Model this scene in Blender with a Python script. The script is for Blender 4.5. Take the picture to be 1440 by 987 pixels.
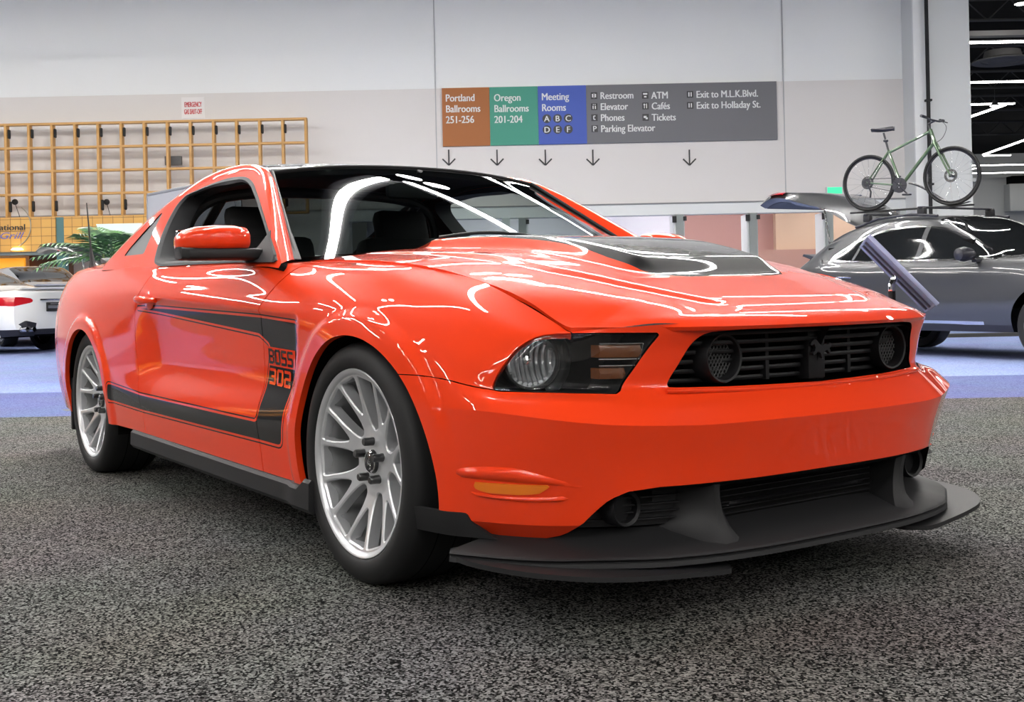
import bpy, bmesh, math, random
import numpy as np
from mathutils import Vector, Matrix
for o in list(bpy.data.objects): bpy.data.objects.remove(o)
S = bpy.context.scene
C = S.collection
PI = math.pi
random.seed(7)

# ---------------------------------------------------------------- camera
CAM = np.array([2.8904, -2.3757, 0.7990]); YAW, PITCH, ROLL, FPX, CY = 2.5324, 0.0042, -0.0208, 1617.51, 407.64
FW = np.array([math.cos(PITCH)*math.cos(YAW), math.cos(PITCH)*math.sin(YAW), math.sin(PITCH)])
RT = np.cross(FW, [0, 0, 1.]); RT /= np.linalg.norm(RT); UP = np.cross(RT, FW)
RT, UP = math.cos(ROLL)*RT+math.sin(ROLL)*UP, -math.sin(ROLL)*RT+math.cos(ROLL)*UP
cd = bpy.data.cameras.new('camera'); cam = bpy.data.objects.new('camera', cd); C.objects.link(cam)
cam.matrix_world = Matrix(((RT[0], UP[0], -FW[0], CAM[0]), (RT[1], UP[1], -FW[1], CAM[1]), (RT[2], UP[2], -FW[2], CAM[2]), (0, 0, 0, 1)))
cd.sensor_width = 36; cd.lens = 36*FPX/1440; cd.shift_y = (CY-987/2)/1440; cd.clip_start = .05; cd.clip_end = 300
S.camera = cam
# hall axes: the far wall runs along HA, HD points away from the camera
HD = np.array([math.cos(YAW), math.sin(YAW), 0.]); HA = np.array([math.sin(YAW), -math.cos(YAW), 0.])
def hp(a, d, z): p = CAM*[1, 1, 0]+HA*a+HD*d; return Vector((p[0], p[1], z))
HROT = math.atan2(HA[1], HA[0])

# ---------------------------------------------------------------- world, exposure
S.view_settings.view_transform = 'Standard'; S.view_settings.look = 'None'
S.view_settings.exposure = 0.0; S.view_settings.gamma = 1; S.view_settings.use_curve_mapping = False
S.cycles.use_denoising = True
w = bpy.data.worlds.new('hall_air'); S.world = w; w.use_nodes = True
w.node_tree.nodes['Background'].inputs[0].default_value = (1, .98, .95, 1)
w.node_tree.nodes['Background'].inputs[1].default_value = 0.3

# ---------------------------------------------------------------- materials
def mat(name, col, rough=.5, metal=0, coat=0, spec=.5, emit=None, es=0, alpha=1, coat_rough=.03):
    m = bpy.data.materials.new(name); m.use_nodes = True
    b = m.node_tree.nodes['Principled BSDF']
    b.inputs['Base Color'].default_value = (*col, 1); b.inputs['Roughness'].default_value = rough
    b.inputs['Metallic'].default_value = metal; b.inputs['Coat Weight'].default_value = coat
    b.inputs['Coat Roughness'].default_value = coat_rough; b.inputs['Specular IOR Level'].default_value = spec
    if emit: b.inputs['Emission Color'].default_value = (*emit, 1); b.inputs['Emission Strength'].default_value = es
    if alpha < 1: b.inputs['Alpha'].default_value = alpha
    return m
def noise_mix(m, scale, c1, c2, lo=.4, hi=.6, bump=0, detail=2, coord='Object', rough=None):
    nt = m.node_tree; b = nt.nodes['Principled BSDF']
    tc = nt.nodes.new('ShaderNodeTexCoord'); n = nt.nodes.new('ShaderNodeTexNoise')
    n.inputs['Scale'].default_value = scale; n.inputs['Detail'].default_value = detail
    r = nt.nodes.new('ShaderNodeValToRGB'); r.color_ramp.elements[0].position = lo; r.color_ramp.elements[1].position = hi
    r.color_ramp.elements[0].color = (*c1, 1); r.color_ramp.elements[1].color = (*c2, 1)
    nt.links.new(tc.outputs[coord], n.inputs['Vector']); nt.links.new(n.outputs['Fac'], r.inputs[0]); nt.links.new(r.outputs[0], b.inputs['Base Color'])
    if bump:
        bp = nt.nodes.new('ShaderNodeBump'); bp.inputs['Strength'].default_value = bump; bp.inputs['Distance'].default_value = .01
        nt.links.new(n.outputs['Fac'], bp.inputs['Height']); nt.links.new(bp.outputs[0], b.inputs['Normal'])
    return m
def glass(name, tint, refl=1.0, ior=1.5):
    m = bpy.data.materials.new(name); m.use_nodes = True; nt = m.node_tree; nt.nodes.clear()
    o = nt.nodes.new('ShaderNodeOutputMaterial'); mx = nt.nodes.new('ShaderNodeMixShader'); f = nt.nodes.new('ShaderNodeFresnel'); f.inputs[0].default_value = ior
    t = nt.nodes.new('ShaderNodeBsdfTransparent'); t.inputs[0].default_value = (*tint, 1)
    g = nt.nodes.new('ShaderNodeBsdfGlossy'); g.inputs['Roughness'].default_value = .01; g.inputs[0].default_value = (refl, refl, refl, 1)
    ge = nt.nodes.new('ShaderNodeNewGeometry'); mm = nt.nodes.new('ShaderNodeMath'); mm.operation = 'SUBTRACT'; mm.inputs[0].default_value = 1; nt.links.new(ge.outputs['Backfacing'], mm.inputs[1])
    m2 = nt.nodes.new('ShaderNodeMath'); m2.operation = 'MULTIPLY'; nt.links.new(f.outputs[0], m2.inputs[0]); nt.links.new(mm.outputs[0], m2.inputs[1])
    nt.links.new(m2.outputs[0], mx.inputs[0]); nt.links.new(t.outputs[0], mx.inputs[1]); nt.links.new(g.outputs[0], mx.inputs[2]); nt.links.new(mx.outputs[0], o.inputs[0])
    return m
M_PAINT = mat('orange_paint', (.78, .046, .008), .4, 0, 1.0, .06, coat_rough=.012)
M_BLACKP = mat('gloss_black_paint', (.008, .008, .009), .3, 0, .9)
M_SATIN = mat('satin_black_vinyl', (.008, .008, .009), .5, 0, .75, .1, coat_rough=.03)
M_PLAST = mat('black_plastic', (.014, .014, .015), .55, spec=.3)
noise_mix(M_PLAST, 900, (.011, .011, .012), (.016, .016, .017), bump=.05)
M_GRILLE = mat('grille_plastic', (.007, .007, .008), .5, spec=.25)
M_DARK = mat('dark_cavity', (.004, .004, .004), .9, spec=.1)
M_RUBBER = mat('tyre_rubber', (.010, .010, .0105), .62, spec=.3)
M_SEAL = mat('window_seal', (.040, .041, .044), .6, spec=.2)
M_ALLOY = mat('silver_alloy', (.62, .63, .65), .33, .6)
M_ALLOY2 = mat('silver_alloy_barrel', (.24, .245, .25), .45, .6)
M_STEEL = mat('brake_steel', (.07, .068, .065), .4, .8)
M_CHROME = mat('chrome', (.8, .8, .82), .06, 1)
M_GLASS = glass('windscreen_glass', (.42, .48, .46))
M_TINT = glass('tinted_glass', (.12, .13, .13))
M_CLEAR = glass('clear_lens', (.86, .88, .88), 1.0, 1.4)
M_AMBER = mat('amber_lens', (.75, .18, .01), .15, 0, .6)
M_AMBERD = mat('dim_amber_lens', (.13, .045, .016), .2, 0, .4)
M_INT = mat('cabin_trim', (.012, .012, .013), .7)
M_REFL = mat('lamp_reflector', (.72, .73, .75), .22, .7)

# ---------------------------------------------------------------- object helpers
def tag(o, label=None, cat=None, group=None, kind=None):
    if label: o['label'] = label
    if cat: o['category'] = cat
    if group: o['group'] = group
    if kind: o['kind'] = kind
    return o
def empty(name, loc=(0, 0, 0), rz=0, label=None, cat=None, group=None):
    o = bpy.data.objects.new(name, None); C.objects.link(o); o.location = loc; o.rotation_euler = (0, 0, rz); o.empty_display_size = .1
    return tag(o, label, cat, group)
def mk(name, verts, faces, mats, parent=None, fm=None, normals=None, smooth=True, angle=None):
    me = bpy.data.meshes.new(name); me.from_pydata([tuple(map(float, v)) for v in verts], [], [list(map(int, f)) for f in faces])
    for m in (mats if isinstance(mats, (list, tuple)) else [mats]): me.materials.append(m)
    if fm is not None: me.polygons.foreach_set('material_index', list(map(int, fm)))
    me.polygons.foreach_set('use_smooth', [bool(smooth)]*len(me.polygons))
    me.update()
    if normals is not None: me.normals_split_custom_set_from_vertices([tuple(map(float, n)) for n in normals])
    elif smooth and angle: me.set_sharp_from_angle(angle=math.radians(angle))
    o = bpy.data.objects.new(name, me); C.objects.link(o)
    if parent: o.parent = parent
    return o
class MB:
    """collects simple solids into one mesh"""
    def __init__(s): s.v = []; s.f = []; s.m = []
    def add(s, v, f, mi=0):
        k = len(s.v); s.v += [tuple(map(float, q)) for q in v]; s.f += [[i+k for i in q] for q in f]; s.m += [mi]*len(f); return s
    def box(s, c, d, mi=0, R=None, bev=0):
        d = [x/2 for x in d]
        if bev: 
            b = bev; pts = []
            bm = bmesh.new(); bmesh.ops.create_cube(bm, size=2)
            for v in bm.verts: v.co = Vector((v.co.x*d[0], v.co.y*d[1], v.co.z*d[2]))
            bmesh.ops.bevel(bm, geom=bm.edges[:], offset=b, segments=2, affect='EDGES', profile=.5)
            bm.verts.index_update(); vs = [v.co.copy() for v in bm.verts]; fs = [[v.index for v in f.verts] for f in bm.faces]; bm.free()
        else:
            vs = [Vector((x*d[0], y*d[1], z*d[2])) for x in (-1, 1) for y in (-1, 1) for z in (-1, 1)]
            fs = [[0, 1, 3, 2], [4, 6, 7, 5], [0, 4, 5, 1], [2, 3, 7, 6], [0, 2, 6, 4], [1, 5, 7, 3]]
        if R is not None: vs = [R @ v for v in vs]
        return s.add([v+Vector(c) for v in vs], fs, mi)
    def tube(s, pts, r, n=10, mi=0, cap=True, closed=False):
        P = [Vector(p) for p in pts]; L = len(P); rr = r if isinstance(r, (list, tuple)) else [r]*L
        base = []; prev = None
        for i in range(L):
            if closed: t = (P[(i+1) % L]-P[i-1])
            else: t = P[min(i+1, L-1)]-P[max(i-1, 0)]
            t.normalize()
            if prev is None: u = t.orthogonal().normalized()
            else: u = (prev-t*prev.dot(t)).normalized()
            prev = u; w_ = t.cross(u)
            base.append([P[i]+(u*math.cos(2*PI*k/n)+w_*math.sin(2*PI*k/n))*rr[i] for k in range(n)])
        v = [q for b in base for q in b]; f = []
        for i in range(L if closed else L-1):
            j = (i+1) % L
            for k in range(n): f.append([i*n+k, i*n+(k+1) % n, j*n+(k+1) % n, j*n+k])
        if cap and not closed: f += [list(range(n))[::-1], [(L-1)*n+k for k in range(n)]]
        return s.add(v, f, mi)
    def lathe(s, prof, n=48, mi=0, axis='Y', c=(0, 0, 0), closed=False, a0=0, a1=2*PI):
        v = []; f = []; L = len(prof); full = abs(a1-a0-2*PI) < 1e-6; N = n if full else n+1
        for k in range(N):
            a = a0+(a1-a0)*k/n
            for (r, h) in prof:
                if axis == 'Y': q = (r*math.cos(a), h, r*math.sin(a))
                elif axis == 'Z': q = (r*math.cos(a), r*math.sin(a), h)
                else: q = (h, r*math.cos(a), r*math.sin(a))
                v.append((q[0]+c[0], q[1]+c[1], q[2]+c[2]))
        for k in range(n):
            k2 = (k+1) % N
            for i in range(L if closed else L-1):
                j = (i+1) % L
                f.append([k*L+i, k*L+j, k2*L+j, k2*L+i])
        return s.add(v, f, mi)
    def prism(s, poly, h0, h1, fn, mi=0):
        """extrude a 2-D outline between heights, fn maps (u, v, h) to a point"""
        n = len(poly); v = [fn(p[0], p[1], h0) for p in poly]+[fn(p[0], p[1], h1) for p in poly]
        f = [list(range(n))[::-1], [n+i for i in range(n)]]+[[i, (i+1) % n, n+(i+1) % n, n+i] for i in range(n)]
        return s.add(v, f, mi)
    def loft(s, rows, mi=0, close_u=False, cap=False):
        n = len(rows[0]); v = [q for r in rows for q in r]; f = []
        for i in range(len(rows)-1):
            for k in range(n if close_u else n-1): f.append([i*n+k, i*n+(k+1) % n, (i+1)*n+(k+1) % n, (i+1)*n+k])
        if cap: f += [list(range(n))[::-1], [(len(rows)-1)*n+k for k in range(n)]]
        return s.add(v, f, mi)
    def build(s, name, mats, parent=None, smooth=True, angle=35, fixn=True):
        o = mk(name, s.v, s.f, mats, parent, s.m, None, smooth, angle)
        if fixn:
            bm = bmesh.new(); bm.from_mesh(o.data); bmesh.ops.recalc_face_normals(bm, faces=bm.faces[:]); bm.to_mesh(o.data); bm.free()
        return o
# ---------------------------------------------------------------- numeric surface tools
def nat_spline(t, Y, tq):
    """natural cubic spline through Y (n, k)"""
    t = np.asarray(t, float); Y = np.asarray(Y, float); n = len(t)
    if n == 2: 
        a = ((tq-t[0])/(t[1]-t[0]))[:, None]; return Y[0]*(1-a)+Y[1]*a
    h = np.diff(t); A = np.eye(n); B = np.zeros_like(Y)
    for i in range(1, n-1):
        A[i, i-1] = h[i-1]; A[i, i] = 2*(h[i-1]+h[i]); A[i, i+1] = h[i]
        B[i] = 6*((Y[i+1]-Y[i])/h[i]-(Y[i]-Y[i-1])/h[i-1])
    Mm = np.linalg.solve(A, B)
    k = np.clip(np.searchsorted(t, tq)-1, 0, n-2); a = (t[k+1]-tq)[:, None]; b = (tq-t[k])[:, None]; hk = h[k][:, None]
    return (Mm[k]*a**3+Mm[k+1]*b**3)/(6*hk)+(Y[k]/hk-Mm[k]*hk/6)*a+(Y[k+1]/hk-Mm[k+1]*hk/6)*b
def curve(pts, n=None, closed=False):
    """smooth 2-D/3-D curve through points"""
    P = np.asarray(pts, float); t = np.r_[0, np.cumsum(np.linalg.norm(np.diff(P, axis=0), axis=1)**.5)]
    return nat_spline(t, P, np.linspace(0, t[-1], n or len(P)*8))
def crom(P, m):
    """centripetal Catmull-Rom down axis 0 of P (R, N, 3), m samples per interval"""
    R_ = len(P); out = []
    E = np.concatenate([2*P[:1]-P[1:2], P, 2*P[-1:]-P[-2:-1]])
    for i in range(R_-1):
        p0, p1, p2, p3 = E[i], E[i+1], E[i+2], E[i+3]
        d = lambda a, b: np.maximum(np.linalg.norm(b-a, axis=-1, keepdims=True), 1e-6)**.5
        t0 = 0; t1 = d(p0, p1); t2 = t1+d(p1, p2); t3 = t2+d(p2, p3)
        for s in np.linspace(0, 1, m+1)[:-1 if i < R_-2 else None]:
            t = t1+(t2-t1)*s
            A1 = (t1-t)/t1*p0+t/t1*p1; A2 = (t2-t)/(t2-t1)*p1+(t-t1)/(t2-t1)*p2; A3 = (t3-t)/(t3-t2)*p2+(t-t2)/(t3-t2)*p3
            B1 = (t2-t)/t2*A1+t/t2*A2; B2 = (t3-t)/(t3-t1)*A2+(t-t1)/(t3-t1)*A3
            out.append((t2-t)/(t2-t1)*B1+(t-t1)/(t2-t1)*B2)
    return np.array(out)
class Sf:
    """a surface mesh with exact normals that can be clipped by any function of position"""
    def __init__(s, V, N, F, fm=None): s.V, s.N, s.F = V, N, F; s.fm = fm if fm is not None else [0]*len(F)
    @staticmethod
    def grid(G, flip=False):
        a, b = G.shape[:2]; du = np.gradient(G, axis=1); dv = np.gradient(G, axis=0); N = np.cross(du, dv); N /= np.maximum(np.linalg.norm(N, axis=2, keepdims=True), 1e-12)
        if flip: N = -N
        I = np.arange(a*b).reshape(a, b); q = np.stack([I[:-1, :-1], I[:-1, 1:], I[1:, 1:], I[1:, :-1]], -1).reshape(-1, 4)
        if flip: q = q[:, ::-1]
        return Sf(G.reshape(-1, 3).copy(), N.reshape(-1, 3).copy(), q.tolist())
    def split(s, f):
        """(part where f >= 0, part where f < 0)"""
        val = f(s.V); val = np.where(np.abs(val) < 1e-7, 1e-7, val)
        V = list(s.V); N = list(s.N); cache = {}; P, Q, Pm, Qm = [], [], [], []
        def cut(i, j):
            k = (min(i, j), max(i, j))
            if k not in cache:
                a = val[k[0]]/(val[k[0]]-val[k[1]]); V.append(s.V[k[0]]*(1-a)+s.V[k[1]]*a); n = s.N[k[0]]*(1-a)+s.N[k[1]]*a; N.append(n/max(np.linalg.norm(n), 1e-9)); cache[k] = len(V)-1
            return cache[k]
        for fc, m in zip(s.F, s.fm):
            sg = [val[i] > 0 for i in fc]
            if all(sg): P.append(fc); Pm.append(m)
            elif not any(sg): Q.append(fc); Qm.append(m)
            else:
                a, b = [], []; n = len(fc)
                for k in range(n):
                    i, j = fc[k], fc[(k+1) % n]
                    (a if sg[k] else b).append(i)
                    if sg[k] != sg[(k+1) % n]: c = cut(i, j); a.append(c); b.append(c)
                if len(a) > 2: P.append(a); Pm.append(m)
                if len(b) > 2: Q.append(b); Qm.append(m)
        V = np.array(V); N = np.array(N)
        return Sf._c(V, N, P, Pm), Sf._c(V, N, Q, Qm)
    @staticmethod
    def _c(V, N, F, fm):
        if not F: return Sf(np.zeros((0, 3)), np.zeros((0, 3)), [], [])
        u = sorted({i for f in F for i in f}); mp = {k: i for i, k in enumerate(u)}
        return Sf(V[u], N[u], [[mp[i] for i in f] for f in F], list(fm))
    def band(s, f, lo, hi, mi):
        """a thin band lo <= f < hi painted with material mi"""
        a, b = s.split(lambda V: f(V)-lo); c, d = a.split(lambda V: f(V)-hi); d.fm = [mi]*len(d.F); return c.join(d).join(b)
    def keep(s, f): return s.split(f)[0]
    def paint(s, f, mi):
        """faces where f >= 0 take material mi"""
        a, b = s.split(f); a.fm = [mi]*len(a.F); return a.join(b)
    def join(s, o):
        k = len(s.V)
        if not len(o.F): return s
        if not len(s.F): return o
        return Sf(np.r_[s.V, o.V], np.r_[s.N, o.N], s.F+[[i+k for i in f] for f in o.F], s.fm+o.fm)
    def mirror(s):
        q = np.array([1, -1, 1]); return Sf(s.V*q, s.N*q, [f[::-1] for f in s.F], list(s.fm))
    def both(s): return s.join(s.mirror())
    def offset(s, d): return Sf(s.V+s.N*d, s.N, s.F, list(s.fm))
    def rim(s, depth, mi=None):
        """turn the free edges inwards so the panel has thickness"""
        key = {}; 
        rv = {}; 
        for k, v in enumerate(np.round(s.V, 5)): rv.setdefault(tuple(v), k)
        rep = [rv[tuple(v)] for v in np.round(s.V, 5)]
        cnt = {}
        for fi, f in enumerate(s.F):
            for k in range(len(f)):
                i, j = f[k], f[(k+1) % len(f)]; a, b = rep[i], rep[j]
                if a != b: cnt.setdefault((min(a, b), max(a, b)), []).append((i, j, fi))
        V, N, F, fm = [s.V], [s.N], list(s.F), list(s.fm); k = len(s.V)
        for e, l in cnt.items():
            if len(l) == 1:
                i, j, fi = l[0]; p, q = s.V[i], s.V[j]; pd, qd = p-s.N[i]*depth, q-s.N[j]*depth
                n = np.cross(q-p, s.N[i]); n /= max(np.linalg.norm(n), 1e-9)
                V.append(np.array([q, p, pd, qd])); N.append(np.array([n]*4)); F.append([k, k+1, k+2, k+3]); fm.append(s.fm[fi] if mi is None else mi); k += 4
        return Sf(np.concatenate(V), np.concatenate(N), F, fm)
    def build(s, name, mats, parent=None): return mk(name, s.V, s.F, mats, parent, s.fm, s.N)
def sdp(pts, poly):
    """signed distance to a closed 2-D outline, positive inside"""
    P = np.asarray(poly, float); X = np.asarray(pts, float); d = np.full(len(X), 1e9); ins = np.zeros(len(X), bool)
    for i in range(len(P)):
        a, b = P[i], P[(i+1) % len(P)]; e = b-a; w_ = X-a
        t = np.clip((w_@e)/max(e@e, 1e-12), 0, 1); d = np.minimum(d, np.linalg.norm(w_-t[:, None]*e, axis=1))
        c = (a[1] <= X[:, 1]) != (b[1] <= X[:, 1])
        with np.errstate(divide='ignore', invalid='ignore'):
            xi = a[0]+(X[:, 1]-a[1])/(b[1]-a[1])*(b[0]-a[0])
        ins ^= c & (X[:, 0] < xi)
    return np.where(ins, d, -d)
def sdl(pts, line):
    """distance to an open 2-D line"""
    P = np.asarray(line, float); X = np.asarray(pts, float); d = np.full(len(X), 1e9)
    for i in range(len(P)-1):
        a, b = P[i], P[i+1]; e = b-a; w_ = X-a; t = np.clip((w_@e)/max(e@e, 1e-12), 0, 1); d = np.minimum(d, np.linalg.norm(w_-t[:, None]*e, axis=1))
    return d
def rnd(poly, r, n=6):
    """round the corners of a closed outline"""
    out = []; P = [np.array(p, float) for p in poly]; L = len(P); rr = r if isinstance(r, (list, tuple)) else [r]*L
    for i in range(L):
        a, b, c = P[i-1], P[i], P[(i+1) % L]; u = a-b; v = c-b; lu, lv = np.linalg.norm(u), np.linalg.norm(v)
        k = min(rr[i], lu*.45, lv*.45)
        if k < 1e-5: out.append(b); continue
        p, q = b+u/lu*k, b+v/lv*k
        for t in np.linspace(0, 1, n): out.append((1-t)**2*p+2*t*(1-t)*b+t*t*q)
    return np.array(out)
XZ = lambda V: V[:, [0, 2]]
YZ = lambda V: V[:, [1, 2]]
XY = lambda V: V[:, [0, 1]]
def ip(x, xs, ys): return np.interp(x, xs, ys)
def sp(x, xs, ys):
    """smooth 1-D interpolation"""
    x = np.asarray(x, float); return nat_spline(np.array(xs, float), np.array(ys, float)[:, None], np.clip(x.ravel(), xs[0], xs[-1]))[:, 0].reshape(x.shape)
# ================================================================ the orange coupe
CAR = empty('sports_car', (0, 0, 0), 0, 'glossy orange-red two-door coupe with black roof and black side stripes on the grey carpet', 'car')
def side_net():
    zf = [.20, .30, .40, .48, .535, .575, .62, .66, .70, .722]
    def col(xs, ys, zs): return np.array([(x, -y, z) for x, y, z in zip(xs, ys, zs)])
    K = [.0]*10
    c0 = col([.87, .895, .920, .945, .905, .875, .885, .90, .925, .93], [0]*10, zf)
    c0b = col([.868, .892, .917, .942, .900, .870, .880, .895, .919, .924], [.15]*10, zf)
    c1 = col([.858, .880, .905, .930, .885, .853, .863, .878, .903, .908], [.30]*10, zf)
    c1b = col([.835, .857, .882, .910, .862, .828, .838, .85, .870, .876], [.42]*10, zf)
    c2 = col([.802, .825, .850, .880, .828, .795, .804, .815, .832, .838], [.52]*10, [.20, .30, .40, .483, .536, .572, .62, .66, .70, .720])
    c3 = col([.737, .760, .788, .818, .766, .718, .722, .728, .737, .742], [.62, .625, .63, .642, .635, .63, .628, .622, .61, .605], [.20, .30, .40, .489, .538, .568, .615, .655, .70, .712])
    c4 = col([.648, .672, .702, .733, .697, .645, .650, .657, .665, .670], [.733, .742, .752, .766, .748, .72, .71, .70, .68, .655], [.20, .30, .40, .505, .542, .568, .61, .65, .70, .708])
    c5 = col([.53, .545, .562, .580, .580, .567, .585, .598, .610, .640], [.808, .825, .838, .850, .836, .810, .790, .768, .735, .668], [.20, .30, .40, .52, .546, .568, .612, .652, .701, .722])
    tab = {
     .42: [(.20, .855), (.33, .872), (.41, .882), (.52, .888), (.575, .882), (.62, .872), (.67, .852), (.71, .828), (.765, .785), (.815, .70)],
     .20: [(.20, .890), (.33, .906), (.41, .916), (.52, .922), (.62, .920), (.695, .908), (.75, .885), (.79, .855), (.832, .795), (.861, .705)],
     .0: [(.20, .898), (.33, .914), (.41, .922), (.52, .928), (.64, .930), (.72, .922), (.782, .902), (.825, .868), (.868, .808), (.888, .71)],
     -.25: [(.20, .893), (.33, .906), (.41, .912), (.52, .912), (.65, .914), (.735, .918), (.80, .902), (.853, .868), (.890, .812), (.908, .715)],
     -.45: [(.20, .893), (.33, .909), (.41, .916), (.52, .907), (.65, .909), (.748, .920), (.808, .904), (.862, .876), (.900, .834), (.918, .76)],
     -.65: [(.20, .895), (.33, .912), (.41, .922), (.52, .905), (.66, .909), (.768, .922), (.822, .906), (.873, .886), (.914, .862), (.922, .80)],
     -1.25: [(.20, .898), (.33, .916), (.41, .928), (.52, .904), (.67, .910), (.795, .926), (.845, .911), (.892, .891), (.932, .864), (.942, .82)],
     -1.75: [(.20, .90), (.33, .918), (.41, .929), (.52, .908), (.68, .914), (.820, .926), (.866, .911), (.905, .891), (.941, .862), (.952, .82)],
     -2.0: [(.20, .90), (.33, .920), (.41, .931), (.52, .922), (.68, .925), (.828, .922), (.872, .908), (.912, .887), (.950, .855), (.965, .80)],
     -2.3: [(.20, .902), (.33, .922), (.41, .933), (.52, .934), (.68, .935), (.822, .920), (.872, .903), (.918, .880), (.962, .845), (.985, .78)],
     -2.72: [(.20, .90), (.33, .922), (.41, .936), (.52, .940), (.68, .937), (.81, .918), (.868, .897), (.922, .868), (.968, .828), (.997, .74)],
     -3.1: [(.20, .875), (.33, .90), (.41, .915), (.52, .922), (.68, .920), (.80, .902), (.865, .880), (.922, .850), (.968, .808), (1.0, .72)],
     -3.4: [(.22, .840), (.33, .868), (.41, .882), (.52, .892), (.68, .892), (.80, .874), (.865, .852), (.922, .822), (.968, .780), (.998, .69)]}
    cols = [c0, c0b, c1, c1b, c2, c3, c4, c5]+[np.array([(x, -y, z) for z, y in tab[x]]) for x in tab]
    zr = [.24, .33, .41, .52, .68, .80, .865, .922, .968, .99]
    cols += [col([-3.62, -3.64, -3.655, -3.665, -3.665, -3.655, -3.645, -3.635, -3.62, -3.58], [.74, .77, .785, .795, .795, .78, .76, .735, .70, .64], zr)]
    cols += [col([-3.72, -3.745, -3.765, -3.775, -3.77, -3.755, -3.745, -3.74, -3.73, -3.68], [.50]*10, zr)]
    cols += [col([-3.76, -3.785, -3.81, -3.83, -3.82, -3.80, -3.79, -3.785, -3.775, -3.72], [.0]*10, zr)]
    return np.stack(cols, 1)
NET = side_net()
def eval_net(NET, mcol=None):
    q = np.array([1, -1, 1]); ext = np.concatenate([(NET[:, 1:3]*q)[:, ::-1], NET, (NET[:, -3:-1]*q)[:, ::-1]], 1)
    rows = []
    chord = np.mean([np.linalg.norm(np.diff(ext[r], axis=0), axis=1) for r in range(ext.shape[0])], axis=0)**.75
    t = np.r_[0, np.cumsum(chord)]
    ta, tb = t[2], t[-3]
    seg = np.concatenate([np.linspace(t[i], t[i+1], max(4, int(np.linalg.norm(ext[4, i+1]-ext[4, i])/.016))+1)[:-1] for i in range(2, len(t)-3)]+[[tb]])
    D = np.stack([nat_spline(t, ext[r], seg) for r in range(ext.shape[0])])
    D[:, 0, 1] = 0; D[:, -1, 1] = 0
    return D
D = eval_net(NET)
# keep the bumper edge crisp: rows 0-3 and 3-9 are separate sheets in front of the wheel, blended away behind it
lo, hi = crom(D[:4], 10), crom(D[3:], 10); al = crom(D, 10)
wgt = np.clip((D[3, :, 0]-.35)/.25, 0, 1)[None, :, None]; wgt = wgt*wgt*(3-2*wgt)
G = al*(1-wgt)+np.concatenate([lo, hi[1:]])*wgt
k3 = 30
# pressed details of the flank: flared arch lips and the scallop below the shoulder line
def sstep(a, b, x): t = np.clip((x-a)/(b-a), 0, 1); return t*t*(3-2*t)
for (cx, cz, rx, rz, am) in ((.025, .325, .387, .372, .014), (-2.72, .33, .375, .35, .012)):
    e = (np.sqrt(((G[:, :, 0]-cx)/rx)**2+((G[:, :, 2]-cz)/rz)**2)-1)*.37
    G[:, :, 1] -= am*(1-sstep(.048, .078, e))*(np.abs(G[:, :, 1]) > .6)*sstep(.16, .26, G[:, :, 2])*np.where(G[:, :, 0] > .3, sstep(.50, .42, G[:, :, 0]), 1)
zc_ = np.interp(G[:, :, 0], [-1.9, -1.15, -.63, -.2], [.832, .797, .772, .756]); xr_ = np.interp(G[:, :, 2], [.40, .74], [-.43, -.335])
G[:, :, 1] += .013*sstep(.004, .028, zc_-G[:, :, 2])*sstep(0, .035, xr_-G[:, :, 0])*sstep(-1.97, -1.66, G[:, :, 0])*sstep(.44, .56, G[:, :, 2])
SIDE = Sf.grid(G[:k3+1]).join(Sf.grid(G[k3:])) if False else None
g1, g2 = Sf.grid(G[:k3+1]), Sf.grid(G[k3:]); ga = Sf.grid(G)
nf = ga.N.reshape(G.shape); W_ = np.repeat(wgt[0][None], G.shape[0], 0)
n1 = g1.N.reshape(k3+1, -1, 3)*W_[:k3+1]+nf[:k3+1]*(1-W_[:k3+1]); n2 = g2.N.reshape(G.shape[0]-k3, -1, 3)*W_[k3:]+nf[k3:]*(1-W_[k3:])
g1.N = (n1/np.linalg.norm(n1, axis=2, keepdims=True)).reshape(-1, 3); g2.N = (n2/np.linalg.norm(n2, axis=2, keepdims=True)).reshape(-1, 3)
SIDE = g1.join(g2)
if SIDE.N[np.argmin(SIDE.V[:, 1])][1] > 0: SIDE.N = -SIDE.N
else: pass
ctr = SIDE.V[np.argmin(SIDE.V[:, 1])]
# face winding must agree with the normals
f0 = SIDE.F[len(SIDE.F)//2]; a_, b_, c_ = SIDE.V[f0[0]], SIDE.V[f0[1]], SIDE.V[f0[2]]
if np.dot(np.cross(b_-a_, c_-a_), SIDE.N[f0[0]]) < 0: SIDE.F = [f[::-1] for f in SIDE.F]
def side_y(x, z):
    """outer y of the flank (near side, negative) at x, z"""
    d = (SIDE.V[:, 0]-x)**2+(SIDE.V[:, 2]-z)**2+np.where(np.abs(SIDE.V[:, 1]) < .5, 9, 0); k = np.argsort(d)[:6]; w_ = 1/(d[k]+1e-7)
    return float((SIDE.V[k, 1]*w_).sum()/w_.sum())

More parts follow.
